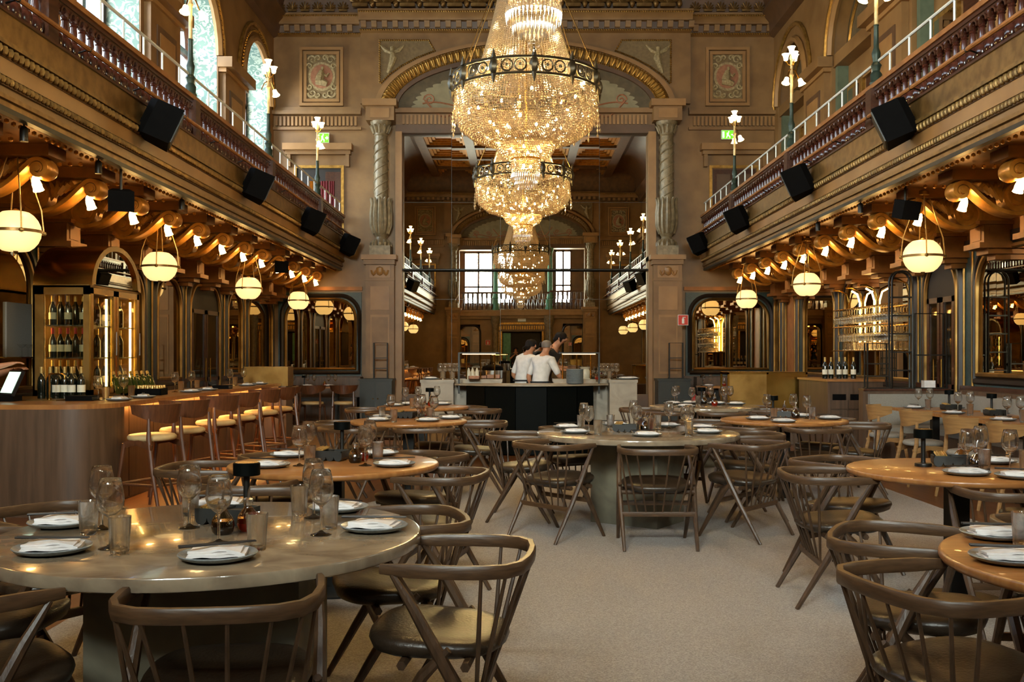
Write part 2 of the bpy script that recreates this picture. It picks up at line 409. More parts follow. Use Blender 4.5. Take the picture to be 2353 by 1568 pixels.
for sgn, x0 in ((1, -5.1), (1, 3.75)):
    for i in range(6): inst(PALM, 'palmette', CE, (x0+.27*i, 21.2, 8.68), sc=.55)
# ================================================================ cornices
def cornice(name, mp, u0, u1, z, lab, dent=True, s=1.0):
    c = group_empty(name, lab, 'cornice')
    MB().prism([(z,0),(z+.04,.13),(z+.05,.13),(z+.05,0)], u0, u1, 0).xf(lambda a,b,c_: mp(a,b,c_)).build('bed_moulding', 'plaster', c)
    m = MB().prism([(z+.06,0),(z+.06,.12),(z+.2,.14),(z+.2,0)], u0, u1, 0); m.xf(lambda a,b,c_: mp(a,b,c_)).build('dentil_band', 'plaster_dark', c)
    MB().prism([(z+.2,0),(z+.2,.26),(z+.3,.30),(z+.36,.38),(z+.40,.38),(z+.40,0)], u0, u1, 0).xf(lambda a,b,c_: mp(a,b,c_)).build('crown_moulding', 'plaster', c)
    m = MB(); u = u0+.1
    while u < u1: m.prism([(z+.07,.12),(z+.07,.2),(z+.19,.25),(z+.19,.12)], u-.055, u+.055, 0); u += .225
    m.xf(lambda a,b,c_: mp(a,b,c_)).build('dentils', 'plaster', c, kind='stuff')
    for zz, nn in ((z+.03, .14), (z+.34, .38)):
        m = MB(); u = u0+.03
        while u < u1: m.octa((u, zz, nn), .026); u += .05
        m.xf(lambda a,b,c_: mp(a,b,c_)).build('bead_row', 'gilt', c, kind='stuff', smooth=0)
    return c
cornice('trim_1', BW, XL, -3.41, 8.22, 'dentilled cornice over the medallion beside the red curtain')
cornice('trim_2', lambda u,v,n: BW(u,v,n+.14), -3.41, 3.68, 8.26, 'gilded dentilled cornice above the great arch')
cornice('trim_3', BW, 3.68, XR, 8.22, 'dentilled cornice over the dim medallion')
cornice('trim_4', QW, XL, XR, 8.22, 'dentilled cornice of the rear wall seen in the mirror')
for nm, mp in (('trim_5', LW), ('trim_6', RW)):
    c = group_empty(nm, 'plain crown moulding above the %s' % ('arched windows' if mp is LW else 'blind arches'), 'cornice')
    MB().prism([(8.2,0),(8.25,.14),(8.45,.18),(8.6,.34),(8.66,.34),(8.66,0)], YR, YB, 0).xf(lambda a,b,c_: mp(a,b,c_)).build('crown_moulding', 'plaster_dark', c)
# ================================================================ end walls: arch, columns, medallions
def end_wall(W, mp, y_is_back):
    xc = .13
    def B(u0,u1,v0,v1,n0,n1,name,mt): 
        return MB().box(u0,u1,v0,v1,n0,n1).xf(lambda a,b,c: mp(a,b,c)).build(name, mt, W)
    B(-3.41,3.68,6.75,8.26,0,.14,'arch_field','plaster')
    # entablature over the opening and fluted frieze at the sides
    B(-2.64,2.9,6.1,6.28,0,.22,'lintel','plaster_dark'); B(-2.64,2.9,6.28,6.52,0,.16,'frieze','plaster'); B(-2.64,2.9,6.52,6.62,0,.3,'lintel_cap','plaster')
    for u0, u1 in ((XL,-3.4),(3.65,XR)):
        B(u0,u1,6.52,6.6,0,.16,'string_course','plaster'); B(u0,u1,6.2,6.26,0,.08,'string_course','plaster')
        B(u0,u1,6.6,6.68,0,.1,'string_course','plaster')
    m = MB()
    for u0, u1, nn in ((XL+.05,-3.5,.04),(3.75,XR-.05,.04),(-2.5,2.75,.18)):
        u = u0
        while u < u1: m.box(u,u+.05,6.29,6.49,nn-.02,nn+.03); u += .085
    m.xf(lambda a,b,c: mp(a,b,c)).build('flutes', 'panel_tan', W, kind='stuff')
    def ell(a, b, n=40): return [(xc+a*cos(PI-PI*i/n), 6.66+b*sin(PI*i/n)) for i in range(n+1)]
    def band(a0,b0,a1,b1,n0,n1,name,mt):
        P, Q = ell(a0,b0), ell(a1,b1); m = MB()
        m.strip([mp(x,z,n1) for x,z in P],[mp(x,z,n1) for x,z in Q]); m.strip([mp(x,z,n0) for x,z in P],[mp(x,z,n1) for x,z in P]); m.strip([mp(x,z,n1) for x,z in Q],[mp(x,z,n0) for x,z in Q])
        return m.build(name, mt, W)
    band(3.22,1.44,3.1,1.37,.1,.24,'arch_outer_band','panel_tan'); band(3.12,1.36,2.82,1.10,.1,.2,'arch_ornament_band','bronze')
    band(2.82,1.10,2.72,1.0,.06,.24,'arch_inner_band','plaster_dark')
    P = ell(2.74,1.02); m = MB(); m.add([mp(xc,6.62,.16)]+[mp(x,z,.16) for x,z in P],[(0,i+1,i+2) for i in range(40)]); m.build('lunette_panel','lunette_dark',W)
    m = MB(); n = 27                                      # scalloped pale field of the lunette
    pts = []
    for i in range(n*4+1):
        t = PI*i/(n*4); s = .9+.035*abs(sin(t*n/1.0)); pts.append((xc+2.62*s*cos(PI-t), 6.62+.95*s*sin(t)))
    m.add([mp(xc,6.62,.166)]+[mp(x,z,.166) for x,z in pts],[(0,i+1,i+2) for i in range(n*4)]); m.build('lunette_field','lunette',W)
    m = MB()
    for s in (-1, 1):                                     # painted garlands and scrolls in low relief
        for x0 in (.5, 1.35):
            m.tube([mp(xc+s*(x0+.8*t), 7.15-.25*x0-.42*sin(PI*t)*(1-.3*t), .172) for t in [i/10 for i in range(11)]], .02, 5)
        for x0, r in ((2.05,.13),(1.5,.1),(.8,.12)):
            m.tube([mp(xc+s*(x0+r*(1-i/18)*cos(i*.6)), 6.82+r*(1-i/18)*sin(i*.6), .172) for i in range(16)], .018, 5)
        m.tube([mp(xc+s*(.3+1.9*t), 6.72+.05*sin(9*t), .172) for t in [i/14 for i in range(15)]], .018, 5)
        m.tube([mp(xc+s*.3, 6.75+.5*t, .172) for t in (0,.3,.7,1)], [.09,.12,.1,.05], 8)
    m.build('painted_garland','terracotta',W)
    leaf = MB()                                           # acanthus leaf pieces of the arch
    for e in (-1,0,1): leaf.tube([(e*.015,0,-.13),(e*.03,-.045,-.04),(e*.045,-.06,.05),(e*.06,-.02,.12)],[.012,.024,.028,.008],5)
    lm = leaf.mesh('arch_leaf','gilt' if y_is_back else 'bronze')
    for i in range(58):
        t = PI*(i+.5)/58; x, z = xc+2.97*cos(PI-t), 6.66+1.23*sin(t)
        nx, nz = cos(PI-t)/2.97, sin(t)/1.23; a = math.atan2(nx, nz)
        o = inst(lm, 'arch_leaf', W, mp(x,z,.21)); o.rotation_euler = (0, a if y_is_back else -a, 0 if y_is_back else PI)
    m = MB()
    for i in range(150):
        t = PI*(i+.5)/150; m.octa(mp(xc+2.83*cos(PI-t), 6.66+1.12*sin(t), .25), .025)
    m.build('arch_beads','gilt',W,kind='stuff',smooth=0)
    for s in (-1, 1):                                     # spandrel panels with gilt frames and small winged figures
        cx = xc+s*3.12; P = [(cx, 8.1), (cx-s*1.05, 8.1)]
        P += [(xc+s*3.3*cos(t), 6.66+1.5*sin(t)) for t in [math.radians(d) for d in (54,45,36,28,20.5)]]
        P = [(a, min(b, 8.1)) for a, b in P]; P.append((cx, 7.2))
        m = MB(); m.add([mp(a,b,.15) for a,b in P],[tuple(range(len(P)))]); m.build('spandrel_panel','relief_ground',W)
        m = MB()
        for (a,b),(c,d) in zip(P, P[1:]+P[:1]):
            L_ = math.hypot(c-a,d-b); k = max(1,int(L_/.045))
            for j in range(k): m.octa(mp(a+(c-a)*j/k, b+(d-b)*j/k, .165), .028)
        m.build('spandrel_beads','gilt',W,kind='stuff',smooth=0)
        m = MB(); fx = cx-s*.27
        m.tube([mp(fx,7.95,.16),mp(fx,7.86,.17)],[.05,.05],8); m.tube([mp(fx,7.86,.16),mp(fx-s*.03,7.72,.18),mp(fx+s*.03,7.55,.16),mp(fx+s*.1,7.4,.15)],[.05,.085,.06,.03],8)
        for e in (-1,1): m.tube([mp(fx,7.82,.16),mp(fx+e*.14,7.88,.16),mp(fx+e*.26,8.0,.155)],[.03,.05,.015],6)
        m.build('winged_figure','relief',W)
    for s, u0 in ((-1,-4.73),(1,4.02)):                    # medallion panels
        u1 = u0+.94; fr = MB()
        for e, t in ((0,.05),(.09,.03)):
            fr.box(u0+e-.002,u1-e+.002,6.718+e,6.78+e,0,t+.034).box(u0+e-.002,u1-e+.002,7.92-e,7.982-e,0,t+.034).box(u0+e,u0+e+.06,6.72+e,7.98-e,0,t+.03).box(u1-e-.06,u1-e,6.72+e,7.98-e,0,t+.03)
        P = fr.xf(lambda a,b,c: mp(a,b,c)).build('medallion_frame','panel_tan',W)
        cx, cz = (u0+u1)/2, 7.36
        MB().box(u0+.12,u1-.12,6.84,7.86,0,.02).xf(lambda a,b,c: mp(a,b,c)).build('medallion_ground','relief_ground',P)
        def disc(rx,rz,n0,mt,nm):
            m = MB(); m.add([mp(cx,cz,n0)]+[mp(cx+rx*cos(2*PI*i/28),cz+rz*sin(2*PI*i/28),n0) for i in range(28)],[(0,i+1,(i+1)%28+1) for i in range(28)]); m.build(nm,mt,P)
        disc(.29,.31,.028,'relief','medallion_ring'); disc(.24,.26,.034,'terracotta','medallion_field')
        m = MB()                                          # seated robed figure in low relief
        m.tube([mp(cx+.02,cz+.2,.04),mp(cx+.02,cz+.13,.04)],[.03,.035],8); m.tube([mp(cx,cz+.12,.035),mp(cx-.02,cz,.05),mp(cx-.04,cz-.1,.05)],[.05,.09,.1],8)
        m.tube([mp(cx-.12,cz-.12,.04),mp(cx+.02,cz-.13,.05),mp(cx+.12,cz-.17,.04)],[.06,.08,.06],8); m.tube([mp(cx+.02,cz+.06,.04),mp(cx+.12,cz+.0,.05),mp(cx+.15,cz+.06,.04)],[.03,.03,.025],6)
        m.build('medallion_figure','relief',P)
        m = MB()
        for e in (-1,1):
            for f in (-1,1):
                for r, dx, dz in ((.1,.2,.36),(.07,.26,.22),(.06,.08,.4)):
                    m.tube([mp(cx+e*(dx+r*(1-i/14)*cos(i*.65)), cz+f*(dz+.0+r*(1-i/14)*sin(i*.65)), .03) for i in range(13)], [.03*(1-i/20) for i in range(13)], 5)
        m.build('medallion_scrolls','relief',P)
    # columns on piers
    for xcol in (-2.94, 3.14):
        c = group_empty('column', 'carved stone column with leafy base on a panelled pier', 'column')
        if not y_is_back: c['label'] = 'carved stone column of the rear wall seen in the mirror'
        def LB(prof, nm, mt, seg=20):
            m = MB().lathe(prof, seg); cx_, cy_, _ = mp(xcol,0,.3); return m.build(nm, mt, c, loc=(cx_,cy_,0))
        LB([(.15,4.66),(.15,5.0),(.145,5.6),(.135,6.03)],'shaft','stone_col')
        LB([(.135,6.0),(.15,6.02),(.14,6.05),(.155,6.12),(.2,6.22),(.23,6.29),(.23,6.31)],'capital','stone_col')
        sh = LB([(.19,3.66),(.2,3.7),(.12,3.82),(.11,3.86),(.15,3.92),(.185,4.05),(.19,4.3),(.165,4.55),(.16,4.66)],'acanthus_vase','stone_col')
        m = MB(); cx_, cy_, _ = mp(xcol,0,.3)
        for i in range(12):
            a = 2*PI*i/12; ca, sa = cos(a), sin(a)
            m.tube([(r*ca,r*sa,z) for r,z in ((.15,3.93),(.2,4.1),(.205,4.35),(.19,4.56),(.21,4.66),(.235,4.69))],[.03,.045,.045,.035,.03,.01],5)
            m.tube([(r*ca,r*sa,z) for r,z in ((.15,6.06),(.175,6.14),(.2,6.2),(.235,6.22))],[.02,.035,.03,.012],5)
            m.tube([(r*ca,r*sa,z) for r,z in ((.2,3.66),(.2,3.72),(.15,3.8))],[.035,.04,.015],5)
        m.build('leaf_carving','stone_col',c,loc=(cx_,cy_,0))
        m = MB()                                          # vine carving winding up the shaft
        for k in range(3): m.tube([(.152*cos(i*.5+k*2.1),.152*sin(i*.5+k*2.1),4.72+i*.045) for i in range(28)],.016,5)
        m.build('vine_carving','stone_col',c,loc=(cx_,cy_,0))
        def CB(du0,du1,v0,v1,n0,n1,nm,mt): return MB().box(xcol+du0,xcol+du1,v0,v1,n0,n1).xf(lambda a,b,c_: mp(a,b,c_)).build(nm,mt,c)
        CB(-.22,.22,3.46,3.66,0,.52,'plinth','stone_col'); CB(-.38,.36,3.36,3.46,0,.62,'pier_cap','panel_tan'); CB(-.34,.32,3.26,3.36,0,.56,'pier_neck','plaster')
        CB(-.3,.3,0,3.26,0,.48,'pier','plaster'); CB(-.31,.31,2.92,2.97,.4,.5,'pier_band','plaster')
        CB(-.2,.2,.95,2.2,.48,.5,'pier_panel','panel_tan'); CB(-.17,.17,1.0,2.15,.49,.505,'pier_panel_field','plaster'); CB(-.2,.2,2.3,2.8,.48,.5,'pier_panel','panel_tan')
        CB(-.22,.22,2.98,3.24,.48,.5,'mask_ground','panel_tan')
        m = MB().lathe([(0,-.1),(.06,-.07),(.08,0),(.07,.07),(0,.1)],10,(0,0,0)).xf(lambda a,b,d: mp(xcol+a,3.12+d,.51+b*.6))
        for e in (-1,1): m.tube([mp(xcol+e*(.08+.1*t),3.14-.1*sin(PI*t),.51) for t in (0,.25,.5,.75,1)],[.02,.03,.03,.03,.02],6)
        m.build('mask_carving','panel_tan',c)
        CB(-.3,.3,6.31,6.6,0,.5,'entablature_block','plaster'); CB(-.36,.36,6.6,6.74,0,.6,'entablature_cap','panel_tan'); CB(-.2,.2,6.36,6.56,.5,.515,'entablature_panel','panel_tan')
    # doors on the balcony level with pediments
    for s, u0 in ((-1,-4.86),(1,4.1)):
        u1 = u0+1.08; d = group_empty('door_%d' % (1 if s < 0 else 2) if y_is_back else 'door_%d' % (3 if s < 0 else 4), ('balcony door with gilt frame and drawn red curtains' if s < 0 else 'closed brown balcony door with gilt frame under a pediment') if y_is_back else 'balcony door of the rear wall seen in the mirror', 'door')
        def DB(a0,a1,v0,v1,n0,n1,nm,mt,par=None): return MB().box(a0,a1,v0,v1,n0,n1).xf(lambda a,b,c_: mp(a,b,c_)).build(nm,mt,par or d)
        DB(u0-.2,u1+.2,5.74,5.88,0,.26,'pediment','panel_tan'); DB(u0-.16,u1+.16,5.66,5.74,0,.16,'pediment_bed','plaster')
        for e in (u0-.13,u1+.05): DB(e,e+.08,5.4,5.66,0,.14,'console','plaster')
        fr = DB(u0,u1,5.38,5.44,0,.05,'door_frame','gilt'); DB(u0,u0+.06,3.75,5.38,0,.05,'door_frame','gilt'); DB(u1-.06,u1,3.75,5.38,0,.05,'door_frame','gilt')
        if s < 0 and y_is_back:
            DB(u0+.06,u1-.06,3.75,5.38,0,.01,'door_opening','dark_void')  # flat dark sheet painting the shade behind the open door
            for a0, a1, mt in ((.34,.42,'gilt_scroll'),(.46,.56,'soffit'),(.58,.74,'curtain'),(.76,.88,'curtain')):
                m = MB(); k = 6
                m.strip([mp(u0+a0+(a1-a0)*i/k,3.8,.03+.02*(i%2)) for i in range(k+1)],[mp(u0+a0+(a1-a0)*i/k,5.1,.03+.02*(i%2)) for i in range(k+1)]); m.build('curtain_fold',mt,d)
            for e in (u0+.07,u1-.4): DB(e,e+.33,3.75,4.95 if e < u0+.1 else 5.3,.01,.03,'door_leaf','dark_wood')
        else:
            for e in (u0+.08,(u0+u1)/2+.01):
                lf = DB(e,e+.45,3.75,5.36,.0,.03,'door_leaf','dark_wood')
                for v0, v1 in ((3.9,4.4),(4.5,5.25)): DB(e+.08,e+.37,v0,v1,.03,.045,'door_panel','plaster_dark',lf)
end_wall(WB, BW, True); end_wall(WQ, QW, False)
# ---------------------------------------------------------------- great mirror in the end wall
MR = thing('wall_mirror', 'huge wall mirror of joined panes under the great arch', 'mirror')
sx = [-2.5, -1.456, -.404, .658, 1.729, 2.76]; sz = [.5, 2.55, 4.64, 6.1]
for i in range(5):
    for j in range(3):
        cx, cz = (sx[i]+sx[i+1])/2, (sz[j]+sz[j+1])/2; hw, hh = (sx[i+1]-sx[i])/2-.004, (sz[j+1]-sz[j])/2-.004
        o = MB().box(-hw,hw,0,.01,-hh,hh).build('mirror_pane','mirror_big',MR,smooth=0,loc=(cx,YB-.05,cz))
        o.rotation_euler = (math.radians(random.uniform(-.05,.05)),0,math.radians(random.uniform(-.06,.06)))
MB().box(-2.5,2.76,YB-.035,YB-.02,.5,6.1).build('mirror_backing','dark_frame',MR)
for x0, x1 in ((-2.64,-2.5),(2.76,2.92)): MB().box(x0,x1,YB-.28,YB,.0,6.12).build('mirror_jamb','panel_tan',MR)
MB().box(-2.64,2.92,YB-.2,YB,0,.5).build('mirror_plinth','plaster_dark',MR)
tag(MB().tube([(-2.5,21.3,3.175),(2.76,21.3,3.175)],.022,8).build('curtain_rod','black_metal'),'thin black rod spanning the great mirror','rod')
# ---------------------------------------------------------------- rear gallery seen in the mirror
GR = thing('gallery_balustrade', 'dark balustrade of the rear gallery reflected in the mirror', 'balustrade')
MB().box(-2.6,2.85,YR-.02,YR+.2,4.12,4.2).build('top_rail','dark_wood',GR); MB().box(-2.6,2.85,YR+.0,YR+.2,3.3,3.4).build('bottom_rail','dark_wood',GR)
BAL2 = MB().lathe([(.05,0),(.07,.1),(.075,.22),(.04,.3),(.035,.5),(.05,.6),(.05,.72)],8).mesh('baluster','dark_wood')
for i in range(26): inst(BAL2,'baluster',GR,(-2.5+.21*i,YR+.1,3.4))
for x in (-1.05, 1.35):
    c = group_empty('column','mint green cast iron column of the rear gallery','column')
    MB().lathe([(.16,3.3),(.16,3.4),(.13,3.5),(.12,3.9),(.135,3.92),(.1,4.1),(.085,5.8),(.11,5.9),(.15,6.05),(.15,6.12)],16).build('shaft','mint_iron',c,loc=(x,YR+.1,0))
    MB().lathe([(.2,0),(.2,.3),(.15,.45),(.14,2.6),(.2,2.8),(.22,3.1)],16).build('lower_shaft','stone_col',c,loc=(x,YR+.12,0))
# ================================================================ lower side walls: frames, mirrors, doorways
def lower_side(W, mp, items, lab):
    def B(u0,u1,v0,v1,n0,n1,nm,mt): return MB().box(u0,u1,v0,v1,n0,n1).xf(lambda a,b,c: mp(a,b,c)).build(nm,mt,W)
    B(YR,YB-.02,.0,.92,0,.03,'dado','bar_wood'); B(YR,YB-.02,.92,.98,0,.06,'dado_rail','dark_wood'); B(YR,YB-.02,.98,2.66,0,.02,'frame_field','blue_frame')
    B(YR,YB-.02,2.66,2.74,0,.07,'frame_moulding','dark_frame'); B(YR,YB-.02,2.74,3.05,0,.04,'frieze','soffit'); B(YR,YB-.02,3.05,3.2,0,.12,'ceiling_moulding','soffit')
    for kind, u0, u1, v0, v1, r in items:
        P = arch_pts(u0,u1,v0,v1,r); n = len(P); nm = {'m':'mirror_pane','d':'doorway','o':'doorway'}[kind]
        m = MB(); m.add([mp(a,b,.03) for a,b in P],[tuple(range(n))])
        pane = m.build(nm, {'m':'mirror','d':'dark_void','o':'box_wood'}[kind], W, smooth=0)  # doorways are flat sheets
        Q = P if kind != 'm' else P+[P[0]]
        MB().tube([mp(a,b,.045) for a,b in Q],.032,6).build('gilt_moulding','brass_dull',pane)
        c_ = ((u0+u1)/2,(v0+v1)/2); e = .075
        Q2 = [(a+math.copysign(e,a-c_[0]), b+(e if b > c_[1] else -e)) for a,b in arch_pts(u0,u1,v0,v1,r)]
        if kind == 'm': Q2.append(Q2[0])
        MB().tube([mp(a,b,.03) for a,b in Q2],.045,6).build('dark_moulding','dark_frame',pane)
        for u in (u0-.16,u1+.16): MB().tube([mp(u,.98,.03),mp(u,2.62,.03)],.018,6).build('gilt_strip','brass_dull',pane)
        if kind == 'd':                                    # dark glazed door leaves standing before the dark-painted sheet
            um = (u0+u1)/2
            for a0, a1 in ((u0+.06,um-.02),(um+.02,u1-.06)):
                fr = MB()
                for b0,b1,c0,c1 in ((a0,a0+.07,.02,2.1),(a1-.07,a1,.02,2.1),(a0,a1,2.03,2.1),(a0,a1,.02,.25)): fr.box(b0,b1,c0,c1,.03,.06)
                f = fr.xf(lambda a,b,c: mp(a,b,c)).build('door_leaf','dark_wood',W); MB().box(a0+.07,a1-.07,.25,2.03,.04,.045).xf(lambda a,b,c: mp(a,b,c)).build('pane','cabinet_glass',f)
                MB().tube([mp(a1-.1 if a1 < um else a0+.1,.9,.09),mp(a1-.1 if a1 < um else a0+.1,1.3,.09)],.012,6).build('handle','brass',f)
lower_side(WL, LW, [('m',-1.2,.9,1.0,2.5,.4),('m',1.3,3.7,1.0,2.5,.4),('m',4.1,6.3,1.0,2.5,.4),('m',6.7,8.6,1.0,2.5,.4),('m',9.05,10.75,1.0,2.52,.45),('m',11.2,13.9,1.0,2.5,.4),('m',14.45,15.45,1.0,2.5,.42),('d',15.9,17.45,.02,2.5,.42),('m',17.95,18.85,1.0,2.5,.38),('m',19.3,21.15,1.0,2.5,.42)], 'left')
lower_side(WR, RW, [('m',-1.2,1.2,1.0,2.55,.4),('m',1.7,4.2,1.0,2.55,.4),('m',4.7,6.4,1.0,2.55,.4),('m',6.9,8.9,1.0,2.55,.4),('m',9.4,11.85,1.12,2.57,.42),('d',12.4,13.35,.02,2.57,.42),('m',13.8,16.65,1.0,2.57,.42),('m',17.2,19.05,1.0,2.57,.42),('o',19.65,20.35,.02,2.57,.3),('m',20.8,21.25,1.0,2.57,.2)], 'right')
# mirrors of the end wall under the balconies
for u0, u1 in ((-5.03,-3.52),(3.75,5.36)):
    def B(a0,a1,v0,v1,n0,n1,nm,mt): return MB().box(a0,a1,v0,v1,n0,n1).xf(lambda a,b,c: BW(a,b,c)).build(nm,mt,WB)
    B(u0-.16,u1+.12,.9,2.7,0,.05,'mirror_surround','blue_frame'); B(u0-.2,u1+.14,2.74,2.82,0,.06,'string_moulding','soffit'); B(u0-.2,u1+.14,.0,.9,0,.04,'dado','bar_wood')
    P = arch_pts(u0,u1,1.05,2.55,.42); m = MB(); m.add([BW(a,b,.06) for a,b in P],[tuple(range(len(P)))]); p = m.build('mirror_pane','mirror',WB,smooth=0)
    MB().tube([BW(a,b,.075) for a,b in P+[P[0]]],.036,6).build('gilt_moulding','brass_dull',p)
    Q = [(a+math.copysign(.08,a-(u0+u1)/2),b+math.copysign(.08,b-1.8)) for a,b in P]; MB().tube([BW(a,b,.06) for a,b in Q+[Q[0]]],.05,6).build('dark_moulding','dark_frame',p)
# ================================================================ upper side walls
for i, (a, b) in enumerate(BAYS):
    wn = group_empty('window_%d' % (i+1), 'tall arched window with patterned pale blue reveal', 'window')
    n = 12; m = MB(); R_ = (b-a)/2; ym = (a+b)/2
    out = [(a,3.75)]+[(ym-R_*cos(PI*k/n),6.62+R_*sin(PI*k/n)) for k in range(n+1)]+[(b,3.75)]
    m.strip([(XL-.02,y,z) for y,z in out],[(XL-.5,y,z) for y,z in out]); m.xf(lambda x,y,z:(x,ym+(y-ym)*.994,z-.005 if z > 6.6 else z)).build('reveal','wallpaper',wn)
    m = MB()
    for y in (a+.05, ym-.35, ym+.35, b-.05): m.box(XL-.56,XL-.48,y-.05,y+.05,3.75,6.62)
    for z in (3.8,5.9,6.6): m.box(XL-.56,XL-.48,a,b,z-.05,z+.05)
    m.tube([(XL-.52,ym-(R_-.05)*cos(PI*k/n),6.62+(R_-.05)*sin(PI*k/n)) for k in range(n+1)],.06,5); m.build('window_frame','dark_wood',wn)
    p = MB(); p.add([(XL-.54,y,z) for y,z in out],[tuple(range(len(out)))]); p.build('pane','window_glass',wn,smooth=0)
    m = MB()
    for k in range(n): 
        t0, t1 = PI*k/n, PI*(k+1)/n
        for s_ in range(4):
            t = t0+(t1-t0)*s_/4; m.octa((XL+.05,ym-(R_+.16)*cos(t),6.62+(R_+.16)*sin(t)),.03)
    m.build('arch_beads','gilt',WL,kind='stuff',smooth=0)
    for W, mp in ((WL,LW),(WR,RW)):
        A = [(ym-(R_+.0)*cos(PI*k/n),6.62+(R_+.0)*sin(PI*k/n)) for k in range(n+1)]
        MB().tube([mp(u,v,.03) for u,v in A],.07,6).build('archivolt','panel_tan',W); MB().tube([mp(ym+(u-ym)*1.28,6.62+(v-6.62)*1.28,.02) for u,v in A],.045,6).build('archivolt','gilt',W)
for a, b in zip([-1.6]+[q[1] for q in BAYS], [q[0] for q in BAYS]+[21.4]):     # piers between the bays
    for W, mp in ((WL,LW),(WR,RW)):
        if b-a > .6:
            for p_ in ((a+.12,b-.12,3.75,6.35,.1,'pilaster','plaster'),(a+.02,b-.02,6.35,6.42,.14,'pilaster_neck','panel_tan'),(a-.04,b+.04,6.42,6.6,.26,'pilaster_cap','plaster'),(a+.34,b-.34,4.3,6.1,.12,'pilaster_panel','plaster_dark'),(a+.42,b-.42,4.4,6.0,.13,'pilaster_field','panel_tan')):
                MB().box(p_[0],p_[1],p_[2],p_[3],0,p_[4]).xf(lambda u,v,n: mp(u,v,n)).build(p_[5],p_[6],W)
m = MB()
for i, (a, b) in enumerate(BAYS):                                               # blind arches opposite the windows
    ym = (a+b)/2; R_ = (b-a)/2; n = 12
    def B(u0,u1,v0,v1,n0,n1,nm,mt): return MB().box(u0,u1,v0,v1,n0,n1).xf(lambda u,v,c: RW(u,v,c)).build(nm,mt,WR)
    P = [(ym-R_*cos(PI*k/n),6.62+R_*sin(PI*k/n)) for k in range(n+1)]; m = MB(); m.add([RW(u,v,-.25) for u,v in P],[tuple(range(n+1))]); m.build('blind_lunette','lunette_dark',WR)
    MB().tube([RW(ym+(u-ym)*.8,6.62+(v-6.62)*.8,-.24) for u,v in P],.035,6).build('blind_arch_band','gilt',WR)
    B(a,b,6.4,6.62,-.3,-.02,'transom','plaster'); B(a,b,3.75,6.4,-.32,-.25,'blind_back','plaster')
    B(a+.02,a+.14,3.75,6.4,-.25,-.06,'green_strip','ceiling_green'); B(b-.14,b-.02,3.75,6.4,-.25,-.06,'green_strip','ceiling_green')
    B(a+.25,ym-.1,3.75,5.9,-.25,-.2,'dark_door','dark_wood'); fr = B(ym+.08,b-.22,4.2,6.0,-.25,-.2,'panel_frame','gilt'); B(ym+.15,b-.29,4.28,5.92,-.2,-.19,'panel_mirror','mirror'); B(a+.2,ym-.05,5.92,6.05,-.25,-.16,'door_head','panel_tan')

# ---------------------------------------------------------------- rear wall doorway and mouldings seen in the mirror
def RQ(u0,u1,v0,v1,n0,n1,nm,mt): return MB().box(u0,u1,v0,v1,n0,n1).xf(lambda a,b,c: QW(a,b,c)).build(nm,mt,WQ)
RQ(-3.3,3.5,3.12,3.3,0,.3,'gallery_moulding','panel_tan'); RQ(-3.3,3.5,2.98,3.12,0,.18,'gallery_moulding','plaster'); RQ(-3.3,3.5,3.3,3.36,0,.34,'gallery_moulding','panel_tan')
RQ(-1.05,1.35,2.42,2.72,0,.1,'door_lintel','plaster_dark'); RQ(-1.15,1.45,2.72,2.8,0,.16,'door_cornice','gilt')
for i in range(22): RQ(-1.0+.105*i,-.94+.105*i,2.5,2.66,.1,.13,'lintel_dentil','gilt')
for x in (-.95,-.8,1.06,1.2): RQ(x,x+.07,0,2.42,0,.08,'door_pilaster','gilt')
RQ(-.7,-.35,0,2.35,-.2,-.15,'door_curtain','mint_iron'); RQ(-.35,1.0,0,2.35,-.34,-.3,'door_dark','dark_void')  # dark sheet beside the curtain, coloured as the unlit room behind
for x0, x1 in ((-2.7,-1.75),(1.95,2.9)):
    P = arch_pts(x0,x1,.8,2.7,.3); m = MB(); m.add([QW(a,b_,-.1) for a,b_ in P],[tuple(range(len(P)))]); p = m.build('mirror_pane','mirror',WQ,smooth=0)
    MB().tube([QW(a,b_,.03) for a,b_ in P+[P[0]]],.05,6).build('dark_moulding','dark_frame',p)
fs = thing('fire_sign','square red extinguisher sign of the rear wall seen in the mirror','sign',(-1.4,YR+.02,1.95)); MB().box(-.11,.11,-.006,.006,-.11,.11).build('plate','white',fs); MB().box(-.1,.1,.006,.009,-.1,.1).build('red_face','red_sign',fs); MB().box(-.025,.025,.009,.012,-.075,.05).build('extinguisher_symbol','white',fs)
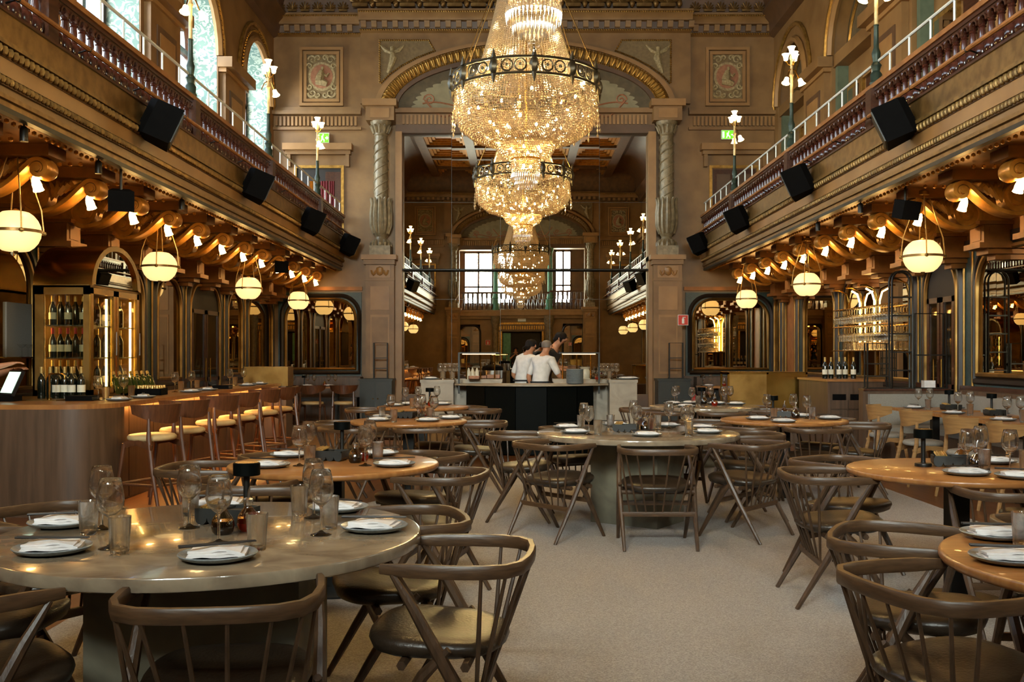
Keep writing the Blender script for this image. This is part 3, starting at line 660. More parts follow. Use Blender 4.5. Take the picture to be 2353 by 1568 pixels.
# ================================================================ balconies
LAMP_L = (.8, 4.4, 8.0, 11.6, 15.2, 18.9); LAMP_R = (.3, 3.9, 7.5, 11.1, 14.55, 18.4)
def scroll_path():
    P = []
    for i in range(26):
        t = i/25; a = math.radians(-540+450*t); r = .035+.135*t; P.append((.50+r*cos(a), 2.94+r*sin(a)))
    A, B, C_, D = (.50,2.77), (.74,2.77), (.86,2.93), (1.005,3.062)
    for i in range(1, 9):
        t = i/9; P.append(tuple((1-t)**3*A[k]+3*(1-t)**2*t*B[k]+3*(1-t)*t*t*C_[k]+t**3*D[k] for k in (0,1)))
    for i in range(24):
        t = i/23; a = math.radians(135-540*t); r = .09*(1-t)+.018*t; P.append((1.07+r*cos(a), 2.998+r*sin(a)))
    return P
SP = scroll_path()
def bracket_meshes(mp):
    arm = MB(); arm.tube([mp(0, z, a) for a, z in SP], 1.0, 8, flat=(.11, .03), up=(0,1,0))
    for e in (-.09, .09): arm.tube([mp(e, z, a) for a, z in SP[18:]], .016, 5)
    for (ca,cz,r1,hw) in ((.50,2.94,.15,.085),(1.07,2.998,.075,.09),(.50,2.94,.05,.13),(1.07,2.998,.03,.125)):
        q = [(ca+r1*cos(2*PI*i/18),cz+r1*sin(2*PI*i/18)) for i in range(18)]
        arm.add([mp(-hw,z,a) for a,z in q]+[mp(hw,z,a) for a,z in q],[tuple(range(18)),tuple(range(18,36))]+[(i,(i+1)%18,18+(i+1)%18,18+i) for i in range(18)])
    rib = MB()                                           # carved leaf filling between the scrolls
    for k in range(5): rib.tube([mp(-.03+.015*k, 2.9+.03*k, .62+.04*k), mp(0, 3.0+.02*k, .66+.05*k), mp(.02, 3.1, .6+.08*k)], [.03,.045,.015], 6)
    rib.box(-.06,.06,2.8,3.15,.0,.5)
    rib.v[-8:] = [mp(*p) for p in rib.v[-8:]]
    ped = MB()
    for u, v0, v1, n in ((.17,2.6,2.8,.36),(.2,2.54,2.6,.42),(.14,2.48,2.54,.3),(.1,2.42,2.48,.2),(.2,2.8,2.84,.42),(.17,3.1,3.2,1.2)):
        ped.box(-u,u,v0,v1,0,n)
    ped.box(-.1,.1,2.63,2.77,.36,.368)
    ped.box(-.173,-.165,2.63,2.77,.08,.3)
    ped.xf(mp)
    return arm.mesh('scroll_arm','gilt_scroll'), rib.mesh('scroll_leaf','gilt_scroll'), ped.mesh('bracket_pedestal','soffit')
bal = MB().lathe([(.03,0),(.052,.02),(.06,.05),(.062,.085),(.05,.115),(.028,.125),(.036,.135),(.036,.15),(.026,.155),(.03,.21),(.026,.25),(.036,.258),(.03,.268),(.036,.28),(.028,.29),(.046,.31),(.046,.33)], 10)
BALU = bal.mesh('baluster', 'mahogany')
DY = .17
def balcony(side):
    S = FL if side < 0 else FR; X = lambda o: S+o if side < 0 else S-o
    lab = 'carved balcony with dark balustrade above the %s' % ('bar' if side < 0 else 'banquette')
    T = group_empty('balcony', lab, 'balcony'); LAMP_Y = LAMP_L if side < 0 else LAMP_R
    def B(o0,o1,y0,y1,z0,z1,nm,mt,par=None): return MB().box(*sorted((X(o0),X(o1))),y0,y1,z0,z1).build(nm,mt,par or T)
    y0, y1 = YR+.05, YB-.02; wo = -(abs((XL if side < 0 else XR)-S))
    B(wo,0,y0,y1,3.2,3.75,'deck','soffit')
    for o0,o1,z0,z1,nm,mt in ((-.04,.025,3.17,3.21,'cable_tray','black_metal'),(-.1,.02,3.21,3.25,'fascia_lip','bronze'),(-.1,.05,3.25,3.28,'fascia_lip','bronze'),(-.1,.035,3.28,3.33,'fascia_cove','plaster'),(-.1,.07,3.39,3.5,'fascia_band','panel_tan'),(-.1,.06,3.33,3.39,'fascia_cove','plaster_dark'),(-.1,.08,3.5,3.57,'fascia_cove','plaster_dark'),(-.1,.12,3.57,3.6,'fascia_lip','egg_gold'),(-.1,.10,3.6,3.79,'fascia_band','bronze'),(-.1,.12,3.78,3.8,'fascia_top','dark_wood'),
        (-.06,.075,4.275,4.31,'rail_moulding','dark_wood'),(-.07,.095,4.31,4.36,'top_rail','rail_wood')):
        zf = lambda z: 3.21+(z-3.21)*1.135 if 3.21 < z < 3.9 else z
        B(o0,o1,y0,y1,zf(z0),zf(z1),nm,mt)
    for z, o, r, st in ((3.38,.065,.03,.062),(3.579,.092,.037,.08)):
        m = MB(); y = y0+.05
        while y < y1: m.ball((X(o),y,z),r,5,4,1.1); y += st
        m.build('egg_moulding','egg_gold',T,kind='stuff')
    # balustrade: balusters, little arches and posts
    n = int((y1-y0)/DY)
    arc = MB()
    for i in range(n):
        y = y0+DY*(i+.5); lampy = min(abs(y-q) for q in LAMP_Y)
        if lampy > .1:
            inst(BALU,'baluster',T,(X(.03),y,3.88),sc=(1,1,1.12))
        A = []; 
        for k in range(7):
            t = PI*k/6; A.append((y+DY/2-.062*cos(t), 4.19+.062*sin(t)))
        A = [(y+DY/2-DY/2,4.19)]+A+[(y+DY/2+DY/2,4.19)]
        for o in (.06,): arc.strip([(X(o),a,z) for a,z in A],[(X(o),a,4.28) for a,z in A])
        arc.strip([(X(.06),a,z) for a,z in A],[(X(.0),a,z) for a,z in A])
        arc.tube([(X(.065),a,z) for a,z in A[1:-1]],.012,4)
    arc.build('balustrade_arcade','dark_wood',T)
    for y in LAMP_Y: 
        B(-.06,.11,y-.085,y+.085,3.87,4.31,'balustrade_post','dark_wood')
    MB().tube([(X(.2),y0,3.95),(X(.2),y1,3.95)],.021,8).build('fixing_pole','rail_wood',T)
    hk = MB().tube([(0,0,0),(-.09 if side < 0 else .09,0,-.03)],.008,5).ball((0,0,0),.026,6,4).mesh('pole_hook','black_metal')
    y = y0+.6
    while y < y1: inst(hk,'pole_hook',T,(X(.2),y,3.95)); y += 1.2
    MB().tube([(X(.0),y0,4.63),(X(.0),y1,4.63)],.017,8).build('handrail','white_metal',T)
    pp = MB().tube([(0,0,4.36),(0,0,4.63)],.011,6).mesh('handrail_post','white_metal')
    y = y0+.3
    while y < y1: inst(pp,'handrail_post',T,(X(.0),y,0)); y += .53
    # soffit beading and brackets on the wall below
    m = MB(); 
    for a in (.55,):
        y = y0
        while y < y1: m.ball((X(-.12),y,3.17),.022,5,3); y += .11
    m.build('soffit_beads','gilt_scroll',T,kind='stuff')
    W, mp = (WL, LW) if side < 0 else (WR, RW); base = (8.84,1.1) if side < 0 else (10.05,1.13)
    loc = (lambda u,v,n:(XL+n,u,v)) if side < 0 else (lambda u,v,n:(XR-n,u,v))
    arm, rib, ped = bracket_meshes(loc)
    k0 = -8; ys = [base[0]+base[1]*k for k in range(k0, 12) if base[0]+base[1]*k < 21.0]
    for y in ys:
        a = inst(arm,'scroll_bracket',W,(0,y,0)); inst(rib,'scroll_leaf',a); inst(ped,'bracket_pedestal',W,(0,y,0))
        bm = MB()
    cross = MB(); 
    for y in ys:
        for j in range(9): cross.ball(loc(y-.52,3.16,.35+.1*j),.024,5,3)
    cross.build('soffit_cross_beads','gilt_scroll',T,kind='stuff')
    return ys
YSL, YSR = balcony(-1), balcony(1)
# bracket lamps: frosted tulip shades hanging from the scrolls
bl = thing('bracket_lamp','frosted tulip lamp hanging from a gilt scroll bracket','lamp')
MB().lathe([(.012,.09),(.02,.082),(.034,.05),(.042,.01),(.041,-.02),(.048,-.048),(.04,-.045),(.02,-.01),(0,.0)],10,(0,0,0),caps=False).build('shade','tulip_glow',bl)
MB().tube([(0,0,.09),(0,0,.15)],.016,6).build('lamp_holder','brass',bl)
PB = Proto(bl)
for i, y in enumerate(YSL[::-1]): o = PB.put((XL+1.02,y+.0,2.86),0,'%s tulip bracket lamp from the end wall on the bar side' % ORD[i],'bracket lamps on the bar side'); o.rotation_euler = (0,math.radians(-18),0)
for i, y in enumerate(YSR[::-1]): o = PB.put((XR-1.02,y+.0,2.86),0,'%s tulip bracket lamp from the end wall on the banquette side' % ORD[i],'bracket lamps on the banquette side'); o.rotation_euler = (0,math.radians(18),0)
# candelabra lamps standing on the balustrade
cd = thing('candelabra','green iron candelabra with glowing bell shades on balustrade','lamp')
MB().lathe([(.07,0),(.075,.03),(.06,.05),(.065,.12),(.04,.16),(.05,.2),(.06,.22),(.035,.26),(.045,.32),(.05,.36),(.03,.42),(.028,.5),(.026,.66),(.032,.67),(.026,.68)],12).build('base','green_iron',cd)
MB().lathe([(.022,.66),(.021,1.05),(.035,1.08),(.02,1.12),(.018,1.3),(.03,1.33),(.012,1.4)],10).build('stem','ivory_brass',cd)
bell = MB().lathe([(.016,0),(.03,.01),(.036,.05),(.045,.08),(.06,.10),(.05,.095),(.03,.06),(.0,.03)],9,caps=False).mesh('bell_shade','bell_glow')
ar = MB(); sp = []
for a, up in ((.3,1),(2.4,1),(4.4,1),(1.3,0),(3.6,0)):
    c, s = cos(a), sin(a)
    if up: ar.tube([(0,0,1.22),(.05*c,.05*s,1.24),(.08*c,.08*s,1.3)],.008,5); sp.append((.08*c,.08*s,1.3,0,0))
    else: ar.tube([(0,0,1.18),(.06*c,.06*s,1.14),(.11*c,.11*s,1.02)],.008,5); sp.append((.115*c,.115*s,1.03,1,a))
ar.build('arms','brass',cd)
inst(bell,'bell_shade',cd,(0,0,1.4))
for x,y,z,dn,a in sp: inst(bell,'bell_shade',cd,(x,y,z),rot=(PI*.88,0,a+PI/2) if dn else (0,0,0))
PC = Proto(cd)
for X_, ln, LY in ((FL+.02,'bar-side',LAMP_L),(FR-.02,'banquette-side',LAMP_R)):
    for i, y in enumerate(LY[::-1]): PC.put((X_,y,4.36),random.uniform(0,6),'%s glass-bell candelabra from the end wall on the %s balustrade' % (ORD[i],ln),'candelabra on the %s balustrade' % ln)
# loudspeakers hung on the balcony fronts
def speaker(c, rz, rx, s, label, group):
    t = thing('loudspeaker',label,'speaker',c,rz,group)
    P = [(-.2,-.13),(.2,-.13),(.14,.1),(.05,.16),(-.05,.16),(-.14,.1)]
    m = MB().prism([(a*s,b*s) for a,b in P],-.16*s,.16*s); o = m.build('cabinet','black',t,smooth=25); o.rotation_euler = (rx,0,0)
    g = MB().box(-.18*s,.18*s,-.142*s,-.131*s,-.14*s,.14*s).build('grille','black_metal',o)
    MB().tube([(0,.1*s,0),(0,.3*s,.12*s)],.015,6).build('mount','black_metal',t)
    return t
for i, Y in enumerate((20.9,17.2,13.6,9.95)):
    speaker((FL+.27,Y,3.66),PI*.62,math.radians(24),1.15,'%s black wedge loudspeaker from the end wall on the bar-side balcony' % ORD[i],'loudspeakers on the bar-side balcony')
for i, Y in enumerate((20.7,17.0,13.3,9.9)):
    speaker((FR-.27,Y,3.66),-PI*.62,math.radians(24),1.15,'%s black wedge loudspeaker from the end wall on the banquette-side balcony' % ORD[i],'loudspeakers on the banquette-side balcony')
for p, lb, gp in ((at(278,460,9.8),'small black ceiling loudspeaker above the wine cabinet',None),(at(645,612,17.6),'small black ceiling loudspeaker near the stone pier',None),(at(2080,482,10.9),'small black ceiling loudspeaker beside the glass rack lamp',None)):
    t = thing('ceiling_speaker',lb,'speaker',p); o = MB().prism([(-.12,-.1),(.12,-.1),(.08,.1),(-.08,.1)],-.1,.1).build('cabinet','black',t,smooth=25); o.rotation_euler = (math.radians(15),0,.4)
    MB().tube([(0,0,.08),(0,0,3.2-p.z)],.014,6).build('stem','black_metal',t)
# small track spots under the balcony edge
for lst, sd in (((140,338,7.9),(263,388,9.3),(400,455,11.6),(152,205,8.2)),'bar'),(((1910,497,13.6),(2000,440,11.9)),'banquette'):
    for px,py,Y in lst[:3]:
        X_ = FL-.08 if sd == 'bar' else FR+.08
        t = thing('spotlight','small black spotlight under the %s-side balcony edge' % sd,'spotlight',(X_,Y,3.05),0,'spotlights under the %s-side balcony' % sd)
        MB().lathe([(.02,.12),(.032,.1),(.032,0),(.026,.0)],10).build('body','black_metal',t); MB().lathe([(.024,.004),(0,.004)],10,caps=False).build('lens','spot_glow',t); MB().tube([(0,0,.1),(0,0,.16)],.008,5).build('stem','black_metal',t)
# ================================================================ globe pendants
gl = thing('globe_pendant','opal glass globe pendant with bronze belt on rods','lamp')
R_ = .21
MB().lathe([(.0,-R_*.83),(.09,-R_*.83)]+[(R_*sin(t),-R_*.95*cos(t)) for t in [math.radians(d) for d in (32,45,60,75,90,105,120,135,148)]]+[(.09,R_*.83),(0,R_*.83)],24,caps=False).build('globe','globe_glow',gl)
m = MB().lathe([(R_+.004,-.014),(R_+.012,-.012),(R_+.012,.012),(R_+.004,.014)],28,caps=False,closed=True); m.build('belt','bronze',gl)
m = MB(); tops = []
for i in range(4):
    a = PI/4+i*PI/2+.4; c, s = cos(a), sin(a)
    m.tube([((R_+.02)*c,(R_+.02)*s,.0),((R_-.0)*c,(R_-.0)*s,.2),(.06*c,.06*s,.68)],.007,5); m.ball(((R_+.022)*c,(R_+.022)*s,-.005),.022,6,4)
m.build('rods','brass_dull',gl)
MB().lathe([(.015,R_*.83),(.03,R_*.9),(.01,R_*.97)],10).lathe([(.06,.67),(.075,.68),(.07,.72),(.03,.74)],12).tube([(0,0,.72),(0,0,.76)],.02,6).build('canopy','brass_dull',gl)
MB().tube([(0,0,-R_*.83),(0,0,-R_*.95)],[.025,.01],6).build('finial','bronze',gl)
PG = Proto(gl)
for i, y in enumerate((20.0,16.4,12.35,8.7,4.9,1.1)): PG.put((-4.46,y+.12*(y in (1.1,8.7,20.0)),2.45),.3*y,'%s opal globe pendant from the end wall in the bar-side aisle' % ORD[i],'globe pendants of the bar-side aisle')
for i, y in enumerate((19.6,15.5,11.05,7.2,3.4,-.3)): PG.put((4.48,y,2.45),.3*y,'%s opal globe pendant from the end wall in the banquette-side aisle' % ORD[i],'globe pendants of the banquette-side aisle')
# ================================================================ crystal chandeliers
def chandelier_meshes():
    rnd = random.Random(3)
    def shell(mb, prof, sp, r):                          # beads strung over a surface of revolution
        for (r0,z0),(r1,z1) in zip(prof, prof[1:]):
            L_ = math.hypot(r1-r0,z1-z0); k = max(1,int(L_/sp))
            for j in range(k):
                t = j/k; rr = r0+(r1-r0)*t; zz = z0+(z1-z0)*t; n = max(6,int(2*PI*rr/sp))
                for i in range(n):
                    a = 2*PI*(i+rnd.random()*.25)/n; q = rr+rnd.uniform(-.006,.006)
                    mb.octa((q*cos(a),q*sin(a),zz+rnd.uniform(-.004,.004)), r*rnd.uniform(.75,1.15))
        return mb
    bas = shell(MB(), [(.735,4.1),(.75,3.98),(.745,3.86),(.69,3.74),(.56,3.64),(.4,3.585),(.3,3.57)], .0235, .0125)
    dish = shell(MB(), [(.315,3.60),(.305,3.54),(.26,3.46),(.19,3.42),(.15,3.41)], .021, .0115)
    cyl = shell(MB(), [(.148,3.41),(.148,3.27)], .02, .0105)
    cone = MB(); n = 96                                  # strands sweeping up from the ring
    for i in range(n):
        a = 2*PI*i/n
        for j in range(88):
            t = j/88; rr = .17+.37*(1-t)**1.9; cone.octa((rr*cos(a),rr*sin(a),4.22+2.0*t), .0125)
    crown = shell(MB(), [(.17,6.2),(.3,6.26),(.34,6.36),(.3,6.44),(.14,6.5)], .03, .014)
    pris = MB()
    for r, z, h, n in ((.15,3.22,.085,40),(.115,3.15,.075,30),(.07,3.11,.05,18),(.2,6.18,.1,40)):
        for i in range(n): a = 2*PI*i/n; pris.octa((r*cos(a),r*sin(a),z),.0095,h*.6)
    pend = MB()
    for i in range(20):
        a = 2*PI*i/20
        for k in range(5): pend.octa(((.765+.004*k)*cos(a+.02*k),(.765+.004*k)*sin(a+.02*k),3.9-.05*k),.014,.028)
    return dict(basket_beads=bas, dish_beads=dish, drum_beads=cyl, strand_beads=cone, crown_beads=crown, prisms=pris, pendants=pend)
ch = thing('chandelier','giant crystal chandelier with bronze filigree ring','chandelier')
for k, m in chandelier_meshes().items(): m.build(k,'crystal',ch,kind='stuff',smooth=0)
rg = MB()
for z in (4.12,4.28): rg.tube([(.77*cos(2*PI*i/64),.77*sin(2*PI*i/64),z) for i in range(65)],.014,6,cap=False)
for i in range(36):                                     # filigree circles between the two hoops
    a = 2*PI*i/36; c, s = cos(a), sin(a)
    if i % 3: rg.tube([(.77*cos(a+.075*cos(t)),.77*sin(a+.075*cos(t)),4.2+.058*sin(t)) for t in [2*PI*k/10 for k in range(11)]],.009,4,cap=False); rg.ball((.77*c,.77*s,4.2),.02,5,4)
    else:
        rg.lathe([(0,-.085),(.035,-.06),(.05,0),(.035,.06),(0,.085)],6,(.775*c,.775*s,4.2)); rg.tube([(.78*c,.78*s,4.28),(.785*c,.785*s,4.37)],[.03,.004],5); rg.tube([(.78*c,.78*s,4.12),(.785*c,.785*s,4.03)],[.03,.004],5)
rg.build('filigree_ring','filigree',ch)
m = MB().lathe([(.318,3.585),(.33,3.59),(.33,3.625),(.318,3.63)],40,closed=True); m.build('dish_hoop','bronze',ch)
m = MB().lathe([(.152,3.405),(.16,3.41),(.16,3.43),(.152,3.435)],24,closed=True); m.build('drum_hoop','brass',ch)
m = MB()
for i in range(6): a = PI/6+2*PI*i/6; m.tube([(.77*cos(a),.77*sin(a),4.28),(.2*cos(a),.2*sin(a),5.6)],.006,5)
m.tube([(0,0,3.45),(0,0,ZC)],.014,6); m.build('suspension','brass_dull',ch)
MB().ball((0,0,3.055),.033,14,10).build('glass_ball','glass',ch)
BULB = MB().lathe([(0,-.016),(.01,-.012),(.014,0),(.011,.012),(.004,.02),(0,.022)],7,caps=False).mesh('bulb','bulb_glow')
for i in range(24): a = 2*PI*i/24; rr = (.6,.4,.56,.3)[i%4]; inst(BULB,'bulb',ch,(rr*cos(a),rr*sin(a),(3.9,3.78,4.02,3.72)[i%4]))
for i in range(6): a = 2*PI*i/6+.3; inst(BULB,'bulb',ch,(.17*cos(a),.17*sin(a),3.52))
for i in range(3): a = 2*PI*i/3; inst(BULB,'bulb',ch,(.05*cos(a),.05*sin(a),3.34))
for i in range(8): a = 2*PI*i/8; inst(BULB,'bulb',ch,(.62*cos(a),.62*sin(a),4.24))
PCH = Proto(ch)
PCH.put((.07,10.5,0),.1,'giant crystal chandelier hanging between its two twins'); PCH.put((.06,15.85,0),.4,'crystal chandelier hanging above the kitchen counter'); PCH.put((.08,5.45,0),.7,'crystal chandelier hanging over the stone table by the bar')
# ================================================================ signs on the end wall
def exit_sign(c, w_, h_, label):
    t = thing('exit_sign',label,'exit sign',c); MB().box(-w_/2,w_/2,-.03,.03,-h_/2,h_/2).build('box','white',t)
    MB().box(-w_*.46,w_*.46,-.034,-.03,-h_*.44,h_*.44).build('green_face','exit_green',t)
    m = MB().box(-w_*.42,-w_*.3,-.037,-.034,-h_*.34,h_*.34).box(-w_*.36,-w_*.3,-.0372,-.034,-h_*.3,h_*.3)   # door
    m.box(-w_*.12,w_*.02,-.037,-.034,-h_*.05,h_*.2).ball((w_*.02,-.036,h_*.3),h_*.07,6,4); m.tube([(-w_*.06,-.036,-h_*.05),(-w_*.14,-.036,-h_*.34)],h_*.05,5).tube([(-w_*.04,-.036,-h_*.05),(w_*.1,-.036,-h_*.2),(w_*.1,-.036,-h_*.36)],h_*.05,5)
    m.prism([(w_*.2,-h_*.06),(w_*.32,-h_*.06),(w_*.32,-h_*.2),(w_*.44,0),(w_*.32,h_*.2),(w_*.32,h_*.06),(w_*.2,h_*.06)],-.037,-.034,1)
    m.build('running_man_symbol','exit_white',t,smooth=0); return t
exit_sign((-4.22,YB-.06,6.02),.26,.22,'green exit sign above the curtained balcony door')
exit_sign((4.5,YB-.06,6.09),.3,.2,'green exit sign above the closed balcony door')
exit_sign((.15,YR+.05,2.95),.36,.2,'green exit sign over the rear doorway')
def fire_sign(c, f, label):
    t = thing('fire_sign',label,'sign',c); MB().box(-.11,.11,-.006,.006,-.11,.11).build('plate','white',t); MB().box(-.1,.1,-.009*f if f > 0 else .006,-.006 if f > 0 else .009,-.1,.1).build('red_face','red_sign',t)
    y = -.011*f
    MB().box(-.025,.025,min(y,y-.002*f),max(y,y-.002*f),-.075,.03).box(-.012,.012,min(y,y-.002*f),max(y,y-.002*f),.03,.06).box(-.012,.05,min(y,y-.002*f),max(y,y-.002*f),.05,.065).build('extinguisher_symbol','white',t)
fire_sign((at(1569,736,21.0).x,YB-.53,at(1569,736,21.0).z),1,'square red extinguisher sign on the stone pier')
ex = thing('fire_extinguisher','red fire extinguisher standing beside the green cabinet','extinguisher',(3.62,20.55,0))
MB().lathe([(.075,0),(.08,.02),(.08,.42),(.06,.5),(.025,.53),(.025,.56)],14).build('cylinder','red',ex); MB().box(-.02,.02,-.07,.05,.56,.6).tube([(0,-.05,.58),(.06,-.08,.5),(.08,-.06,.25)],.012,6).build('valve_and_hose','black',ex)
# ================================================================ spindle chairs
def make_spindle_chair():
    t = thing('spindle_chair','smoked oak spindle chair with leather seat','chair')
    rp = [(-.238,.17),(-.258,.07),(-.27,-.05),(-.264,-.15),(-.238,-.222),(-.18,-.262),(-.09,-.277),(0,-.28)]
    rp = rp+[(-a,b) for a,b in rp[-2::-1]]
    MB().tube([(a,b,.68) for a,b in rp],[.7]+[1]*(len(rp)-2)+[.7],8,flat=(.022,.013),up=(0,0,1)).build('arm_rail','oak_rail',t)
    for s in (-1,1):
        MB().tube([(s*.247,.13,.665),(s*.257,.06,.56),(s*.262,-.02,.42),(s*.258,-.1,.27),(s*.25,-.26,0)],[.009,.017,.021,.018,.012],8).build('rear_leg','oak',t)
        MB().tube([(s*.26,-.05,.44),(s*.258,.03,.36),(s*.252,.13,.2),(s*.245,.25,0)],[.012,.021,.018,.012],8).build('front_leg','oak',t)
    MB().tube([(-.255,-.125,.235),(.255,-.125,.235)],1,6,flat=(.017,.011),up=(0,0,1)).build('back_stretcher','oak_rail',t)
    MB().tube([(-.255,.075,.285),(.255,.075,.285)],1,6,flat=(.017,.011),up=(0,0,1)).build('front_stretcher','oak_rail',t)
    MB().tube([(-.255,.1,.385),(.255,.1,.385)],.016,6).tube([(-.255,-.1,.385),(.255,-.1,.385)],.016,6).build('seat_bearer','oak',t)
    top = [(-.264,-.15),(-.238,-.222),(-.165,-.266),(-.055,-.279)]; top = top+[(-a,b) for a,b in top[::-1]]
    for i, (a,b) in enumerate(top):
        x = -.2+.4*i/7; MB().tube([(x,-.125,.24),((x+a)/2*1.0,(b-.125)/2,.45),(a,b,.66)],[.006,.0078,.0055],6).build('spindle','oak',t)
    n = 26; rings = ((.392,.84),(.405,.95),(.425,1.0),(.442,.985),(.454,.9),(.458,.7),(.453,.35)); m = MB(); vs = []
    for z, k in rings:
        for i in range(n):
            a = 2*PI*i/n; c, s = cos(a), sin(a); e = 2/3.0
            x = .235*math.copysign(abs(c)**e,c)*(1+.06*s); y = .225*math.copysign(abs(s)**e,s)+.02
            vs.append((x*k,.02+(y-.02)*k,z+.012*(y-.02)/.22*(1 if z > .41 else .3)))
    fs = [(j*n+i,j*n+(i+1)%n,(j+1)*n+(i+1)%n,(j+1)*n+i) for j in range(len(rings)-1) for i in range(n)]+[tuple(range(n))[::-1],tuple((len(rings)-1)*n+i for i in range(n))]
    m.add(vs,fs); m.build('seat','leather',t,smooth=60)
    return t
CHAIR = Proto(make_spindle_chair())
# ================================================================ tables
TB = {  # centre, radius, kind, description used in labels
 'm1': ((-1.08,3.5),.73,'s','the stone table by the bar end'),
 'm2': ((.953,8.03),.81,'s','the stone table amid the carpet'),
 'B3': ((2.25,12.1),.66,'s','the stone table by the brass partition'),
 'wl': ((-1.066,5.75),.6,'o','the oak table by the bar stools'),
 'B1': ((-1.05,9.47),.555,'o','the oak table before the stone block'),
 'B2': ((-1.16,12.0),.55,'o','the oak table touching the kitchen counter'),
 'wr': ((2.39,5.44),.575,'o','the oak table by the curved-back chairs'),
 'wn': ((1.96,3.01),.64,'o','the oak table at the carpet edge'),
 'B4': ((2.55,9.6),.6,'o','the oak table facing the brass partition')}
TZ = .735
for k, ((x,y),R,kd,ds) in TB.items():
    if kd == 's':
        t = thing('stone_table','round polished grey '+ds.replace('the ','',1)+', on a slab base','table',(x,y,0))
        MB().lathe([(0,.69),(R-.012,.69),(R-.002,.695),(R,.70),(R,.727),(R-.003,.733),(R-.009,.735),(0,.735)],72).build('tabletop','stone_top',t)
        wd, dp, rz = {'m1':(.72,.42,-.03),'m2':(.60,.46,-.62),'B3':(.5,.4,.3)}[k]
        MB().cbox((0,0,.345),(wd,dp,.69),rz).build('base','stone_base',t)
    else:
        t = thing('oak_table','round '+ds.replace('the ','',1)+', on a black post','table',(x,y,0))
        MB().lathe([(0,.698),(R-.02,.698),(R-.006,.703),(R,.712),(R,.725),(R-.004,.732),(R-.01,.735),(0,.735)],64).build('tabletop','oak_top',t)
        MB().lathe([(.0,0),(.27,0),(.28,.008),(.27,.02),(.06,.03)],28).build('foot','black_metal',t); MB().cbox((0,0,.36),(.1,.1,.68)).build('post','black_metal',t)
def side(dx, dy):
    a = ('banquette' if dx > 0 else 'bar') if abs(dx) > .4*abs(dy) else ''; b = ('kitchen' if dy > 0 else 'entrance') if abs(dy) > .4*abs(dx) else ''
    return '%s-%s corner' % (a,b) if a and b else (a or b)+' side'
def chairs(k, lst):
    d = TB[k][3]
    for x, y, fx, fy in lst:
        CHAIR.put((x,y,.012 if -2.2 < x < 3.7 else 0),math.atan2(-fx,fy),'smoked oak spindle chair on the %s of %s' % (side(x-TB[k][0][0],y-TB[k][0][1]),d),'chairs at '+d)
chairs('m1',[(-.83,2.82,-.1,1),(-.24,3.32,-1,.1),(-.5,4.0,-1,-.28),(-1.86,3.48,1,0),(-1.56,2.86,.75,.65),(-1.92,4.1,.8,-.55),(-1.22,4.57,.15,-1)])
chairs('wl',[(-.47,5.5,-1,.2),(-.66,6.45,-.55,-.83),(-1.42,5.2,.4,.9),(-1.8,5.82,1,0),(-1.48,6.38,.6,-.8)])
chairs('B1',[(-.86,8.96,-.12,1),(-.4,9.6,-1,0),(-1.68,9.6,1,0),(-1.48,8.98,.6,.8),(-.8,10.2,-.3,-.95)])
chairs('B2',[(-.52,11.75,-.95,.3),(-.72,12.4,-.9,-.5),(-1.8,12.0,1,0),(-1.45,11.45,.3,.95)])
chairs('m2',[(.97,7.06,0,1),(.28,7.4,.74,.66),(.02,8.2,1,-.1),(1.68,7.4,-.74,.66),(1.88,8.25,-1,-.1),(1.36,8.9,-.45,-.9),(.5,8.86,.5,-.87)])
chairs('wr',[(1.74,5.5,1,-.05),(2.0,6.12,.6,-.8),(2.42,4.9,0,1),(3.0,5.6,-1,-.1)])
chairs('wn',[(1.42,3.58,.88,-.45),(1.27,2.9,.95,.3),(2.13,3.78,-.1,-1)])
chairs('B4',[(3.2,9.38,-.9,.3),(2.08,9.12,.65,.75),(2.65,8.92,-.1,1),(1.86,9.75,1,-.1),(3.08,10.1,-.75,-.66)])
chairs('B3',[(1.5,12.0,1,0),(2.3,11.32,0,1),(1.72,11.45,.6,.8),(2.95,11.8,-1,.3),(2.85,12.5,-.8,-.6)])
